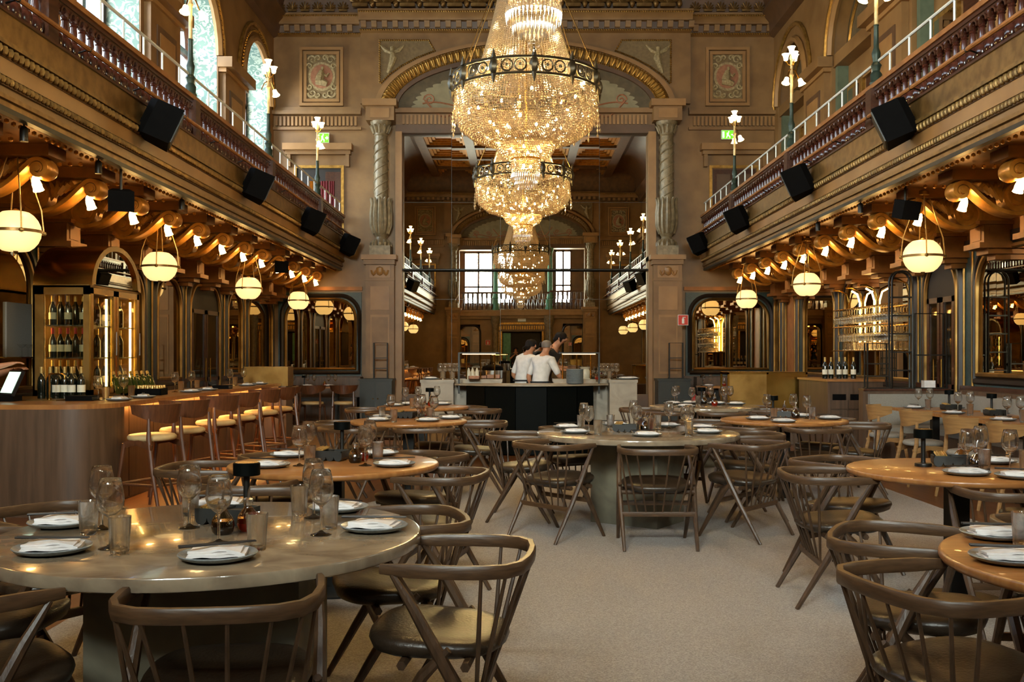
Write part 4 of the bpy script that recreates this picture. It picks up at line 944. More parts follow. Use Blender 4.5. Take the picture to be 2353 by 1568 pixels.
# ================================================================ tableware prototypes
pl = MB().lathe([(0,.004),(.07,.0),(.085,.003),(.112,.012),(.119,.02),(.116,.023),(.1,.014),(.06,.01),(0,.01)],36,caps=False); PLATE = pl.mesh('plate','plate')
WINE = MB().lathe([(0,.0),(.03,.0),(.037,.001),(.0365,.003),(.014,.009),(.005,.016),(.0042,.05),(.0042,.088),(.007,.1),(.02,.11),(.036,.127),(.0435,.15),(.0425,.175),(.037,.205),(.032,.226),(.031,.2268),(.0302,.226),(.0352,.205),(.041,.175),(.042,.15),(.0345,.1285),(.02,.1125),(.008,.107),(0,.106)],32,caps=False).mesh('wine_glass','clear_glass')
TUMB = MB().lathe([(0,.0),(.026,.0),(.028,.003),(.0285,.014),(.035,.118),(.0342,.119),(.0335,.118),(.027,.016),(0,.014)],28,caps=False).mesh('tumbler','tumbler_glass')
def napkin_mesh():
    m = MB(); nx, ny = 8, 5
    for L_, (w_,d_,z0,ox) in enumerate(((.17,.10,.0,0),(.165,.094,.007,.004),(.155,.085,.014,-.004))):
        vs = []
        for j in range(ny):
            for i in range(nx):
                u = i/(nx-1)-.5; v = j/(ny-1)-.5; z = z0+.004+.009*cos(u*2.6)*(1-.5*abs(v))+.003*sin(9*u+4*v+L_)
                vs.append((u*w_+ox,v*d_+.004*sin(6*u+L_),z))
        n = len(vs); vs += [(x,y,z-.007) for x,y,z in vs]
        fs = [(j*nx+i,j*nx+i+1,(j+1)*nx+i+1,(j+1)*nx+i) for j in range(ny-1) for i in range(nx-1)]+[(n+j*nx+i,n+(j+1)*nx+i,n+(j+1)*nx+i+1,n+j*nx+i+1) for j in range(ny-1) for i in range(nx-1)]
        rim = [i for i in range(nx)]+[j*nx+nx-1 for j in range(1,ny)]+[(ny-1)*nx+i for i in range(nx-2,-1,-1)]+[j*nx for j in range(ny-2,0,-1)]
        fs += [(rim[k],n+rim[k],n+rim[(k+1)%len(rim)],rim[(k+1)%len(rim)]) for k in range(len(rim))]
        m.add(vs,fs)
    return m.mesh('napkin','linen',60)
NAPK = napkin_mesh()
STICK = MB().tube([(-.115,0,0),(.0,0,0),(.115,0,0)],[.0042,.0034,.0022],6).mesh('chopstick','chopstick')
SAUCE = {}
for nm, mt, lab in (('dark','soy','black soy'),('red','chili','red chilli')):
    b = MB().lathe([(0,0),(.028,0),(.036,.01),(.04,.03),(.037,.048),(.0,.048)],18,caps=False).mesh('body',mt)
    g = MB().lathe([(.0405,.03),(.0378,.048),(.03,.064),(.017,.08),(.0135,.088),(.0135,.1)],18,caps=False).mesh('neck','bottle_glass')
    s = MB().lathe([(.015,.09),(.0175,.094),(.0175,.112),(.01,.118)],12).tube([(0,0,.116),(.002,0,.138),(.007,0,.156)],[.0055,.0042,.0026],6).mesh('pourer','steel')
    SAUCE[nm] = (b,g,s,lab)
def tray_mesh():
    m = MB(); n = 4; w_ = .05; P = []
    for i in range(n):
        for k in range(7): a = PI+PI*k/6; P.append((-w_*n/2+w_*(i+.5)+w_/2*cos(a)*.98, .025+.025*sin(a)))
    P += [(w_*n/2,.05),(-w_*n/2,.05)]
    m.prism(P,-.06,.06,1)
    return m
TRAY = tray_mesh().mesh('body','tray',30)
TRIM = MB().box(-.1,.1,-.06,-.054,.05,.06).box(-.1,.1,.054,.06,.05,.06).box(-.1,-.094,-.06,.06,.05,.06).box(.094,.1,-.06,.06,.05,.06).box(-.002,.002,-.055,.055,.05,.058).mesh('rim','tray')
WRAP = MB().tube([(0,-.05,0),(0,.05,.012)],.006,6).mesh('wrapped_stick','foil')
LSH = MB().lathe([(.0,.158),(.048,.158),(.051,.16),(.051,.205),(.049,.207),(.0,.207)],24,caps=False).mesh('shade','black_gloss')
LST = MB().lathe([(.045,0),(.046,.012),(.044,.018),(.014,.022),(.0125,.03),(.0125,.16)],18).mesh('stem_and_foot','black_metal')
LTP = MB().lathe([(0,.2085),(.045,.2085)],20,caps=False).mesh('top_disc','brass')
def single(me, name, loc, rz, label, cat, group): return tag(inst(me,name,None,loc,rz),label,cat,group)
def setting(p, face, d, stick=True, name='plate'):
    single(PLATE,'plate',p,random.random(),'grey stoneware plate on '+d,'plate','plates on '+d)
    single(NAPK,'napkin',(p[0],p[1],p[2]+.012),face,'folded white napkin on a plate on '+d,'napkin','napkins on '+d)
    if stick:
        a = face+random.uniform(-.35,.35); c, s = cos(a), sin(a)
        for e in (-.007,.007): single(STICK,'chopstick',(p[0]-s*e,p[1]+c*e,p[2]+.048),a,'dark wooden chopstick resting on a napkin on '+d,'chopstick','chopsticks on '+d)
def wine(p, d): single(WINE,'wine_glass',p,0,'clear stemmed wine glass on '+d,'wine glass','wine glasses on '+d)
def tumbler(p, d): single(TUMB,'tumbler',p,0,'clear straight water tumbler on '+d,'tumbler','tumblers on '+d)
def sauce(p, kind, d):
    b,g,s,lab = SAUCE[kind]; t = thing('sauce_bottle','round glass bottle of %s sauce on %s' % (lab,d),'bottle',p); inst(b,'body',t); inst(g,'neck',t); inst(s,'pourer',t)
def tray(p, rz, d):
    t = thing('condiment_tray','black scalloped condiment tray on '+d,'tray',p,rz); inst(TRAY,'body',t); inst(TRIM,'rim',t)
    for i in range(5): inst(WRAP,'wrapped_stick',t,(-.08+.012*i,.0,.06+.003*(i%2)))
def lamp(p, d):
    t = thing('table_lamp','black mushroom table lamp on '+d,'lamp',p); inst(LST,'stem_and_foot',t); inst(LSH,'shade',t); inst(LTP,'top_disc',t)
def fit(k, px, py, m):
    p = on(px,py,TZ); (x,y),R,_,_ = TB[k]; v = Vector((p.x-x,p.y-y)); L_ = R-m
    if v.length > L_: v = v*(L_/v.length)
    return (x+v.x,y+v.y,TZ), math.atan2(v.y,v.x)
IT = {
 'm1': dict(P=[(123,1270),(130,1209),(505,1285),(855,1219),(805,1170),(505,1165)],W=[(247,1262),(234,1217),(503,1250),(498,1205),(738,1230),(715,1190)],T=[(275,1274),(203,1230),(577,1268),(438,1186),(773,1217),(694,1187)],tray=(505,1204),dark=(512,1228),red=(570,1220),lamp=(557,1190)),
 'm2': dict(P=[(1289,984),(1322,996),(1405,975),(1486,1003),(1549,978),(1624,996),(1637,985)],W=[(1342,989),(1354,1000),(1437,980),(1463,997),(1537,986),(1575,1000),(1591,997)],T=[(1334,987),(1373,1001),(1403,986),(1511,986),(1497,995),(1583,1004)],tray=(1443,992),dark=(1474,992),red=(1492,991)),
 'wl': dict(P=[(647,1048),(622,1074),(902,1042),(905,1072)],W=[(679,1072),(713,1056),(843,1071),(850,1053)],T=[(707,1073),(868,1063)],tray=(757,1058),dark=(816,1064),red=(832,1059),lamp=(786,1046)),
 'wr': dict(P=[(2247,1093),(2300,1063),(2330,1100)],W=[(2225,1086),(2243,1073),(2331,1086)],T=[(2262,1084),(2346,1086)],tray=(2189,1072),dark=(2236,1077),red=(2208,1066),lamp=(2129,1072)),
 'wn': dict(P=[(2258,1232),(2322,1292)],W=[],T=[(2350,1262)]),
 'B1': dict(P=[(870,968),(983,969),(1045,963),(849,959)],W=[(892,959),(960,966),(980,956),(1009,964)],T=[(905,971),(878,963),(988,966)],tray=(930,961),dark=(956,961),red=(971,960)),
 'B2': dict(P=[(905,934),(918,928),(1031,929)],W=[(930,933),(951,928),(1011,929)],T=[(944,940)],red=(990,933),lamp=(1000,930)),
 'B3': dict(P=[(1523,927),(1547,923),(1576,936),(1686,928),(1716,925)],W=[(1550,931),(1568,928),(1590,933),(1640,925),(1665,930),(1692,927)],T=[(1604,932),(1678,925)],dark=(1628,928),red=(1642,932),lamp=(1622,923)),
 'B4': dict(P=[(1742,965),(1849,957),(1906,964),(1800,972)],W=[(1762,958),(1833,956),(1855,963)],T=[(1778,967),(1865,964)],tray=(1796,960),dark=(1822,961),red=(1814,956),lamp=(1776,956))}
RAD = dict(P=.122,W=.04,T=.037,tray=.105,dark=.044,red=.044,lamp=.05)
def relax(k, it):                                        # lay the table: keep pixel positions but let nothing touch
    L_ = []
    for c in ('P','W','T','tray','dark','red','lamp'):
        for q in (it.get(c,[]) if c in 'PWT' else [it[c]] if c in it else []):
            p, a = fit(k,*q,RAD[c]+.012); L_.append([c,p[0],p[1],RAD[c]])
    (cx,cy),R,_,_ = TB[k]
    for _ in range(60):
        for i in range(len(L_)):
            for j in range(i):
                A, B = L_[i], L_[j]; dx, dy = A[1]-B[1], A[2]-B[2]; d = math.hypot(dx,dy) or 1e-4; o = A[3]+B[3]+.006-d
                if o > 0:
                    wa = B[3]/(A[3]+B[3]); wb = 1-wa; dx, dy = dx/d, dy/d
                    A[1] += dx*o*wa; A[2] += dy*o*wa; B[1] -= dx*o*wb; B[2] -= dy*o*wb
        for A in L_:
            d = math.hypot(A[1]-cx,A[2]-cy); m = R-A[3]-.01
            if d > m: A[1] = cx+(A[1]-cx)*m/d; A[2] = cy+(A[2]-cy)*m/d
    return L_
for k, it in IT.items():
    d = TB[k][3]; cx, cy = TB[k][0]
    for c, x, y, r in relax(k,it):
        p = (x,y,TZ)
        if c == 'P': setting(p,random.uniform(-.3,.3),d)
        elif c == 'W': wine(p,d)
        elif c == 'T': tumbler(p,d)
        elif c == 'tray': tray(p,-.25,d)
        elif c == 'lamp': lamp(p,d)
        else: sauce(p,c,d)
p = (1.42,8.3,TZ); t = thing('tealight','small glass tealight glowing on the stone table amid the carpet','candle',p)
MB().lathe([(.024,0),(.028,.004),(.03,.05)],14,caps=False).build('holder','glass',t); MB().lathe([(.02,.004),(.02,.025),(0,.025)],12,caps=False).build('wax','candle_glow',t)
# ================================================================ curved-back chairs and stools
def curved_chair(name, sh, wood, pad, label, cat, stool=False):
    t = thing(name,label,cat); n = 14
    zb = sh+(.12 if stool else .17); H_ = .17
    def arcp(r,z): return [(r*sin(a),-r*cos(a)+.06,z) for a in [math.radians(-78+156*i/n) for i in range(n+1)]]
    m = MB(); A, B_, C_, D = arcp(.235,zb), arcp(.26,zb+H_), arcp(.278,zb+H_), arcp(.252,zb)
    def cut(P, low): return [(x,y,z+(low*(1-cos((i/n-.5)*PI))*.09)) for i,(x,y,z) in enumerate(P)]
    A, D = cut(A,1), cut(D,1)
    for P, Q in ((A,B_),(B_,C_),(C_,D),(D,A)): m.strip(P,Q)
    m.add([A[0],B_[0],C_[0],D[0],A[-1],B_[-1],C_[-1],D[-1]],[(0,1,2,3),(4,5,6,7)])
    m.build('backrest',wood,t)
    k = .05 if stool else .02
    for s in (-1,1):
        MB().tube([(s*.2,-.2-k,0),(s*.2,-.17,sh*.6),(s*.195,-.13,sh),(s*.19,-.125,zb+.05)],[.014,.021,.022,.014],8).build('rear_leg',wood,t)
        MB().tube([(s*.21,.2+k,0),(s*.19,.15,sh-.05)],[.013,.021],8).build('front_leg',wood,t)
        MB().tube([(s*.2,-.17,sh-.08),(s*.195,0,sh-.035),(s*.19,.15,sh-.06)],1,6,flat=(.028,.012),up=(0,0,1)).build('side_rail',wood,t)
    if stool:
        z = .24; MB().tube([(-.2,-.215,z),(.2,-.215,z)],.012,6).tube([(-.205,.21,z),(.205,.21,z)],.013,6).tube([(-.2,-.215,z),(-.205,.21,z)],.012,6).tube([(.2,-.215,z),(.205,.21,z)],.012,6).build('footrest',wood,t)
    m = MB(); q = 22; vs = []; R_ = ((sh-.03,.9),(sh-.015,.99),(sh+.005,1.0),(sh+.022,.93),(sh+.03,.7),(sh+.027,.3))
    for z, f in R_:
        for i in range(q): a = 2*PI*i/q; vs.append((.215*f*cos(a),.2*f*sin(a)+.02,z))
    fs = [(j*q+i,j*q+(i+1)%q,(j+1)*q+(i+1)%q,(j+1)*q+i) for j in range(len(R_)-1) for i in range(q)]+[tuple(range(q))[::-1],tuple((len(R_)-1)*q+i for i in range(q))]
    m.add(vs,fs); m.build('seat',pad,t,smooth=60)
    return t
STOOL = Proto(curved_chair('bar_stool',.64,'stool_wood','cream_leather','curved-back bar stool with cream seat','bar stool',True))
for i, (x,y) in enumerate(((-3.2,8.72),(-3.2,9.5),(-3.2,10.55),(-3.2,11.35),(-3.2,12.4),(-3.2,13.2))):
    STOOL.put((x,y,0),PI*.33+.12*(-1)**i,'%s reddish curved-back stool from the bar\'s rounded end' % ORD[i],'bar stools')
# ================================================================ bar
BZ = .94
bar = thing('bar_counter','long wooden bar with rounded end and overhanging top','bar',(0,0,0))
def rounded(x0,x1,y0,y1,r):                               # plan outline rounded at the near hall-side corner
    P = [(x0,y0)]
    for i in range(9): a = -PI/2+PI/2*i/8; P.append((x1-r+r*cos(a),y0+r+r*sin(a)))
    return P+[(x1,y1),(x0,y1)]
MB().prism(rounded(-5.2,-3.47,8.3,8.75,.4)+[],0,BZ-.04).build('end_panel','bar_wood',bar)
MB().box(-4.05,-3.7,8.7,14.5,.0,BZ-.04).build('front_panel','bar_wood',bar)
MB().prism(rounded(-5.2,-3.47,8.3,9.0,.4),BZ-.04,BZ).build('top_return','oak_top',bar)
MB().box(-4.1,-3.47,9.0,14.5,BZ-.04,BZ).build('top','oak_top',bar)
MB().box(-4.05,-3.48,14.4,14.5,0,BZ-.04).build('far_panel','bar_wood',bar)
for i in range(9): MB().box(-3.705,-3.692,8.8+.63*i,8.8+.63*i+.61,.02,BZ-.06).build('plank','bar_wood',bar)
led = thing('led_strip','warm light strip under the overhanging bar top','light strip',(0,0,0)); MB().box(-3.68,-3.655,8.85,14.35,BZ-.055,BZ-.042).build('strip','bar_led',led)
MB().box(-3.692,-3.68,8.82,14.38,BZ-.058,BZ-.04).build('channel','black_metal',led)
hs = thing('host_stand','small wooden stand with raised box at the bar end','stand',(0,0,0))
MB().box(-4.05,-3.4,14.52,14.95,0,.9).build('body','bar_wood',hs); MB().box(-4.02,-3.38,14.55,14.9,.9,1.18).build('raised_box','brass_dull',hs)
bc = thing('back_counter','low brass-edged work counter behind the bar','counter',(0,0,0)); MB().box(-5.2,-4.3,9.2,10.0,0,.9).build('body','bar_wood',bc); MB().box(-5.21,-4.27,9.18,10.02,.9,.94).build('worktop','brass_dull',bc)
# things on the bar
D = 'the long wooden bar'
def onbar(px,py): p = on(px,py,BZ); return (min(p.x,-3.6),p.y,BZ)
def barx(px, X_): return (X_,X_*FPX/(px-VX),BZ)
for px in (274,329,439,477,568,597): setting(barx(px,-3.62),PI/2+random.uniform(-.2,.2),D)
for px in (226,284,402,440,528,560): wine(barx(px,-3.83),D)
for px in (243,302,416,453,540): tumbler(barx(px,-3.80),D)
for px, py, wd in ((189,921,.24),(511,894,.2)):
    p = onbar(px,py); t = thing('menu_holder','black leather menu block lying on '+D,'menu',p,0,'menu blocks on the bar'); MB().box(-wd/2,wd/2,-.08,.08,0,.045).build('cover','black',t); MB().box(-wd/2+.006,wd/2+.002,-.075,.082,.008,.037).build('pages','green_cab',t)
p = onbar(332,908); t = thing('bottle_crate','black crate on the bar holding gold-capped bottles','crate',p,.1)
m = MB().box(-.2,.2,-.14,-.13,0,.07).box(-.2,.2,.13,.14,0,.07).box(-.2,-.19,-.14,.14,0,.07).box(.19,.2,-.14,.14,0,.07).box(-.2,.2,-.14,.14,0,.01); m.build('box','black',t)
CAP = MB().lathe([(.017,0),(.017,.05),(.013,.06),(.0,.062)],9).mesh('capped_neck','foil')
for i in range(8):
    for j in range(4): tag(inst(CAP,'capped_bottle',None,(p[0]-.168+.048*i,p[1]-.1+.066*j,BZ+.04)),'gold-capped bottle neck standing in the black crate','bottle','gold-capped bottles in the crate')
GB = MB().lathe([(.0,0),(.036,0),(.037,.01),(.037,.17),(.03,.2),(.014,.225),(.0135,.285),(.0155,.287),(.0155,.3),(0,.3)],12,caps=False)
GBM = GB.mesh('body','bottle_green'); GCAP = MB().lathe([(.0158,.25),(.0165,.252),(.0165,.303),(0,.304)],10,caps=False).mesh('foil_cap','foil')
for i in range(7):
    q = at(352+9*i,905,9.3); t = thing('wine_bottle','green bottle with pale cap leaning in the bar\'s bottle cradle','bottle',(-4.0+.02*i,9.95+.1*i,BZ+.02),0,'green bottles leaning on the bar')
    b = inst(GBM,'body',t); inst(GCAP,'foil_cap',b); b.rotation_euler = (math.radians(-52),0,math.radians(35)); b.location = (0,0,.03)
# ================================================================ wine cabinet
X0, X1, Y0, Y1, ZE = -4.92, -4.35, 10.07, 11.37, 2.06
wc = thing('wine_cabinet','tall brass wine cabinet with barrel top and glass doors','cabinet',(0,0,0))
ym = (Y0+Y1)/2; hw = (Y1-Y0)/2
P = [(ym-hw*cos(PI*i/16),ZE+.46*sin(PI*i/16)) for i in range(17)]
m = MB(); m.strip([(X0,y,z) for y,z in P],[(X1+.03,y,z) for y,z in P]); m.strip([(X0,y,z) for y,z in P],[(X0,y,ZE) for y,z in P]); m.build('barrel_top','brass',wc)
m = MB(); I = [(ym+(y-ym)*.86,ZE+(z-ZE)*.84+.02) for y,z in P]; m.strip([(X1+.03,y,z) for y,z in P],[(X1+.03,y,z) for y,z in I]); m.strip([(X1+.03,y,z) for y,z in I],[(X1-.02,y,z) for y,z in I]); m.build('arch_frame','brass',wc)
m = MB(); m.add([(X1+.0,y,z) for y,z in I],[tuple(range(17))]); m.build('arch_pane','mirror',wc,smooth=0)
m = MB().box(X0,X1,Y0,Y1,.0,.95).box(X0,X0+.02,Y0,Y1,.9,ZE).box(X0,X1,Y1-.02,Y1,.9,ZE).box(X0,X1,Y0,Y1,ZE-.02,ZE+.01); m.build('carcass','brass_dull',wc)
m = MB().box(X0,X0+.11,Y0,Y0+.03,.94,ZE).box(X1-.06,X1,Y0,Y0+.03,.94,ZE).box(X0,X1,Y0,Y0+.03,1.97,ZE).box(X0,X1,Y0,Y0+.03,.94,1.0); m.build('front_frame','brass_dull',wc)
MB().box(X0+.11,X1-.06,Y0+.012,Y0+.018,1.0,1.97).build('front_pane','cabinet_glass',wc)
for a, b in ((Y0+.02,ym-.01),(ym+.01,Y1-.01)):
    d = MB().box(X1-.02,X1+.012,a,a+.06,.95,ZE-.02).box(X1-.02,X1+.012,b-.06,b,.95,ZE-.02).box(X1-.02,X1+.012,a,b,1.98,ZE-.02).box(X1-.02,X1+.012,a,b,.95,1.0).build('door','brass',wc)
    MB().box(X1-.01,X1-.006,a+.06,b-.06,1.0,1.98).build('pane','cabinet_glass',d); MB().tube([(X1+.03,b-.03,1.35),(X1+.03,b-.03,1.6)],.008,6).build('handle','steel',d)
    MB().tube([(X1-.05,b-.1,1.02),(X1-.05,b-.1,1.95)],.012,6).build('light_tube','led',wc)
MB().tube([(X0+.08,Y0+.07,1.02),(X0+.08,Y0+.07,1.95)],.01,6).build('light_tube','led',wc)
for z in (1.0,1.33,1.66): MB().box(X0+.03,X1-.03,Y0+.04,Y1-.04,z-.012,z).build('shelf','steel',wc)
BB = MB().lathe([(.0,0),(.036,0),(.037,.01),(.037,.17),(.03,.2),(.014,.225),(.0135,.285),(.0155,.287),(.0155,.3),(0,.3)],12,caps=False).mesh('body','bottle_dark')
BL = MB().lathe([(.0375,.06),(.0375,.13)],12,caps=False).mesh('paper_label','label_paper'); BF = MB().lathe([(.0158,.24),(.0162,.245),(.0162,.302),(0,.303)],10,caps=False).mesh('foil_cap','foil')
BR = MB().lathe([(.0158,.24),(.0162,.245),(.0162,.302),(0,.303)],10,caps=False).mesh('foil_cap','red')
def bottle(p, label, group, lab=True, red=False):
    t = thing('wine_bottle',label,'bottle',p,random.random()*6,group); inst(BB,'body',t)
    if lab: inst(BL,'paper_label',t)
    inst(BR if red else BF,'foil_cap',t)
for j, z in enumerate((1.0,1.33,1.66)):
    for i in range(5): bottle((X0+.15+.078*i,Y0+.11,z),'dark wine bottle on the %s shelf of the brass cabinet' % ('lowest','middle','top')[j],'wine bottles on the %s cabinet shelf' % ('lowest','middle','top')[j],random.random() > .3,j == 1)
    for i in range(5):
        bottle((X1-.13,Y0+.3+.2*i,z),'dark wine bottle behind the cabinet\'s glass doors','wine bottles behind the glass doors',random.random() > .5)
for i, (px,py) in enumerate(((101,893),(119,894),(135,893),(152,893),(170,892),(190,890),(127,888),(162,887),(181,886))):
    p = on(px,py+8,.94); bottle((at(px,py,9.55).x,9.5+.1*(i > 5)+.02*(i%2),.94),'tall dark wine bottle standing on the back counter','wine bottles on the back counter',i in (2,3,4,5))
# till with a hand at the screen
tl = thing('till_screen','tilted till screen glowing at the back of the bar','screen',at(15,892,8.95)); tl.location.z = .94
o = MB().box(-.13,.13,-.015,.015,0,.24).build('case','screen_frame',tl); o.rotation_euler = (math.radians(-24),0,math.radians(-40)); o.location = (0,0,.05)
MB().box(-.115,.115,-.018,-.0155,.02,.225).build('display','screen_glow',o); MB().box(-.1,.1,-.08,.08,0,.05).build('stand','black',tl)
tp = thing('bar_tap','slim brass swan-neck tap on the back counter','tap',(-4.36,9.24,.94)); MB().tube([(0,0,0),(0,0,.22),(.01,0,.24),(.12,0,.24),(.14,0,.22),(.14,0,.19)],.009,6).build('spout','brass',tp); MB().lathe([(.025,0),(.025,.015),(.012,.02)],10).build('collar','brass',tp)
# shelf of coupes in the far mirror niche
sh = thing('coupe_shelf','small brass shelf of cocktail coupes on the bar wall','shelf',(0,0,0)); MB().box(XL+.03,XL+.2,10.2,10.75,1.32,1.335).build('shelf_board','brass',sh); MB().box(XL+.03,XL+.05,10.2,10.75,1.33,1.9).build('back_panel','grey_cloth',sh)
for i in range(3):
    tag(MB().lathe([(0,.0),(.03,.002),(.004,.01),(.004,.09),(.02,.1),(.048,.13)],14,caps=False).build('coupe_glass','glass',loc=(XL+.13,10.35+.13*i,1.336)),'small cocktail coupe standing on the brass wall shelf','glass','coupes on the wall shelf')
# ================================================================ open kitchen in front of the mirror
kc = thing('kitchen_counter','curved black-fronted kitchen counter with thin stone top','counter',(0,0,0))
def kf(x, o=0): return 13.28+.42*((x-.16)/.95)**2+o
xs_ = [-.73,-.46,-.05,.37,.78,1.02]
for a, b in zip(xs_, xs_[1:]):
    MB().prism([(a+.004,kf(a)),(b-.004,kf(b)),(b-.004,kf(b)+.05),(a+.004,kf(a)+.05)],.02,.935).build('front_panel','black_gloss',kc,smooth=0)
n = 20; A = [(-.89+2.12*i/n) for i in range(n+1)]
MB().prism([(x,kf(x,-.06)) for x in A]+[(1.23,14.05),(-.89,14.05)],.935,.955).build('top','counter_stone',kc)
MB().prism([(x,kf(x,.1)) for x in (-.7,.16,1.0)]+[(1.0,14.0),(-.7,14.0)],0,.93).build('carcass','black',kc)
for nm, x0, x1, lb in (('stone_block',-1.36,-.25,'pale stone kitchen block beside the wine glasses row'),('stone_block',.49,1.63,'pale stone kitchen block beside the stacked plates')):
    t = thing(nm,lb,'counter'); MB().box(x0,x1,13.76+.3,14.5,0,.97).box(x0 if x0 < 0 else 1.25,-.91 if x0 < 0 else x1,13.76,14.08,0,.97).build('block','counter_stone',t); MB().box(x0-.01,x1+.01,14.06,14.51,.97,1.01).box(x0-.01 if x0 < 0 else 1.24,-.9 if x0 < 0 else x1+.01,13.75,14.06,.97,1.01).build('worktop','counter_stone',t)
    s = -1 if x0 < 0 else 1; px = -.83 if s < 0 else 1.1
    g = thing('heat_lamp_frame','black and brass heat lamp frame on the %s stone block' % ('rice cooker\'s' if s < 0 else 'stacked plates\''),'lamp',(px,13.72,0))
    MB().box(-.012,.012,-.012,.012,.82,1.39).build('post','black_metal',g); MB().box(min(0,-s*.55),max(0,-s*.55),-.01,.6,1.372,1.39).build('hood','black_metal',g)
    for i in range(3): MB().tube([(-s*(.08+.2*i),.45,1.01),(-s*(.08+.2*i),.45,1.372)],.011,6).build('brass_rod','brass',g)
    MB().box(min(-s*.04,-s*.5),max(-s*.04,-s*.5),.1,.16,1.36,1.371).build('heat_strip','heat_led',g)
    MB().box(min(0,-s*.5),max(0,-s*.5),.0,.006,1.03,1.37).build('guard_pane','glass',g)
D = 'the kitchen\'s stone block'
def onk(px, py, z=1.01): p = on(px,py,z); return (p.x,min(max(p.y,13.82),14.42),z)
def onkY(px, Y, z=1.01): return (at(px,800,Y).x,Y,z)
for px, Y in ((1012,13.86),(1023,13.98),(1034,14.1),(1043,13.9),(1052,14.1),(1379,13.95),(1388,14.1),(1396,13.9),(1407,14.02),(1417,13.9)): wine(onkY(px,Y),D)
for px, Y in ((1018,13.84),(1040,14.0),(1400,13.84)): tumbler(onkY(px,Y),D)
for px, Y in ((990,13.9),(1437,13.9),(1450,14.05)): setting(onkY(px,Y),.3,D)
sauce(onkY(1373,13.88),'red',D); sauce(onkY(1364,14.2),'dark',D)
t = thing('rice_cooker','steel rice cooker with black lid behind the pass','cooker',onkY(1132,15.1,.92)); MB().lathe([(.15,0),(.155,.02),(.155,.2)],24).build('pot','steel',t); MB().lathe([(.16,.2),(.165,.22),(.15,.26),(.05,.29),(.0,.295)],24).build('lid','black',t); MB().tube([(-.04,0,.29),(-.04,0,.32),(.04,0,.32),(.04,0,.29)],.008,6).build('handle','black',t)
sb = thing('kitchen_bench','low wooden prep bench against the great mirror','bench',(0,0,0)); MB().box(-1.2,-.35,14.9,15.5,0,.88).build('body','bar_wood',sb); MB().box(-1.22,-.33,14.88,15.52,.88,.92).build('worktop','counter_stone',sb)
for i, (px,Y) in enumerate(((1077,14.2),(1086,14.28),(1096,14.2))):
    t = thing('squeeze_bottle','white squeeze bottle under the heat lamp','bottle',onkY(px,Y),0,'squeeze bottles'); MB().lathe([(.028,0),(.03,.01),(.03,.1),(.018,.12)],14).build('body','ceramic',t); MB().lathe([(.02,.118),(.018,.13),(.006,.16)],10).build('nozzle','ceramic',t)
for i, (px,Y,wd,h) in enumerate(((1090,13.98,.16,.05),(1112,14.32,.24,.045),(1134,14.3,.2,.06))):
    t = thing('wooden_tray','open wooden tray on the stone block, with %s' % ('rolled towels','bowls','steel lid')[i],'tray',onkY(px,Y)); h_ = h; m = MB().box(-wd/2,wd/2,-.08,.08,0,.01)
    for b in ((-wd/2,wd/2,-.08,-.07),(-wd/2,wd/2,.07,.08),(-wd/2,-wd/2+.01,-.08,.08),(wd/2-.01,wd/2,-.08,.08)): m.box(*b,0,h)
    m.build('box','box_wood',t)
    for k in range(3):
        c = (-wd/3+wd/3*k,0,.012); (MB().tube([(c[0],-.05,.035),(c[0],.05,.035)],.02,8) if i == 0 else MB().lathe([(.02,0),(.035,.03),(.03,.03),(.0,.008)],12,c)).build(('rolled_towel','bowl','lid')[i],('linen','ceramic','steel')[i],t)
STK = PLATE
for i in range(17): single(PLATE,'plate',(at(1321,870,13.55).x+random.uniform(-.002,.002),13.55,.955+.0115*i),i,'grey plate in the tall stack on the kitchen counter','plate','stacked plates on the kitchen counter')
BOWL = MB().lathe([(.03,0),(.05,.01),(.085,.035),(.09,.05),(.085,.05),(.05,.018),(0,.012)],20,caps=False).mesh('bowl','clay')
for i in range(7): single(BOWL,'bowl',(at(1318,850,14.25).x,14.25,1.01+.024*i),0,'brown bowl in the stack under the heat lamp','bowl','stacked brown bowls')
t = thing('ceramic_pot','cream ceramic pot with wide rim on the stone block','pot',onkY(1344,14.3)); MB().lathe([(.06,0),(.075,.03),(.08,.08),(.07,.12),(.06,.14),(.085,.17),(.078,.172),(.05,.14),(.04,.05),(0,.04)],22,caps=False).build('body','ceramic',t); MB().lathe([(.1,0),(.1,.012),(.0,.014)],20).build('saucer','ceramic',t)
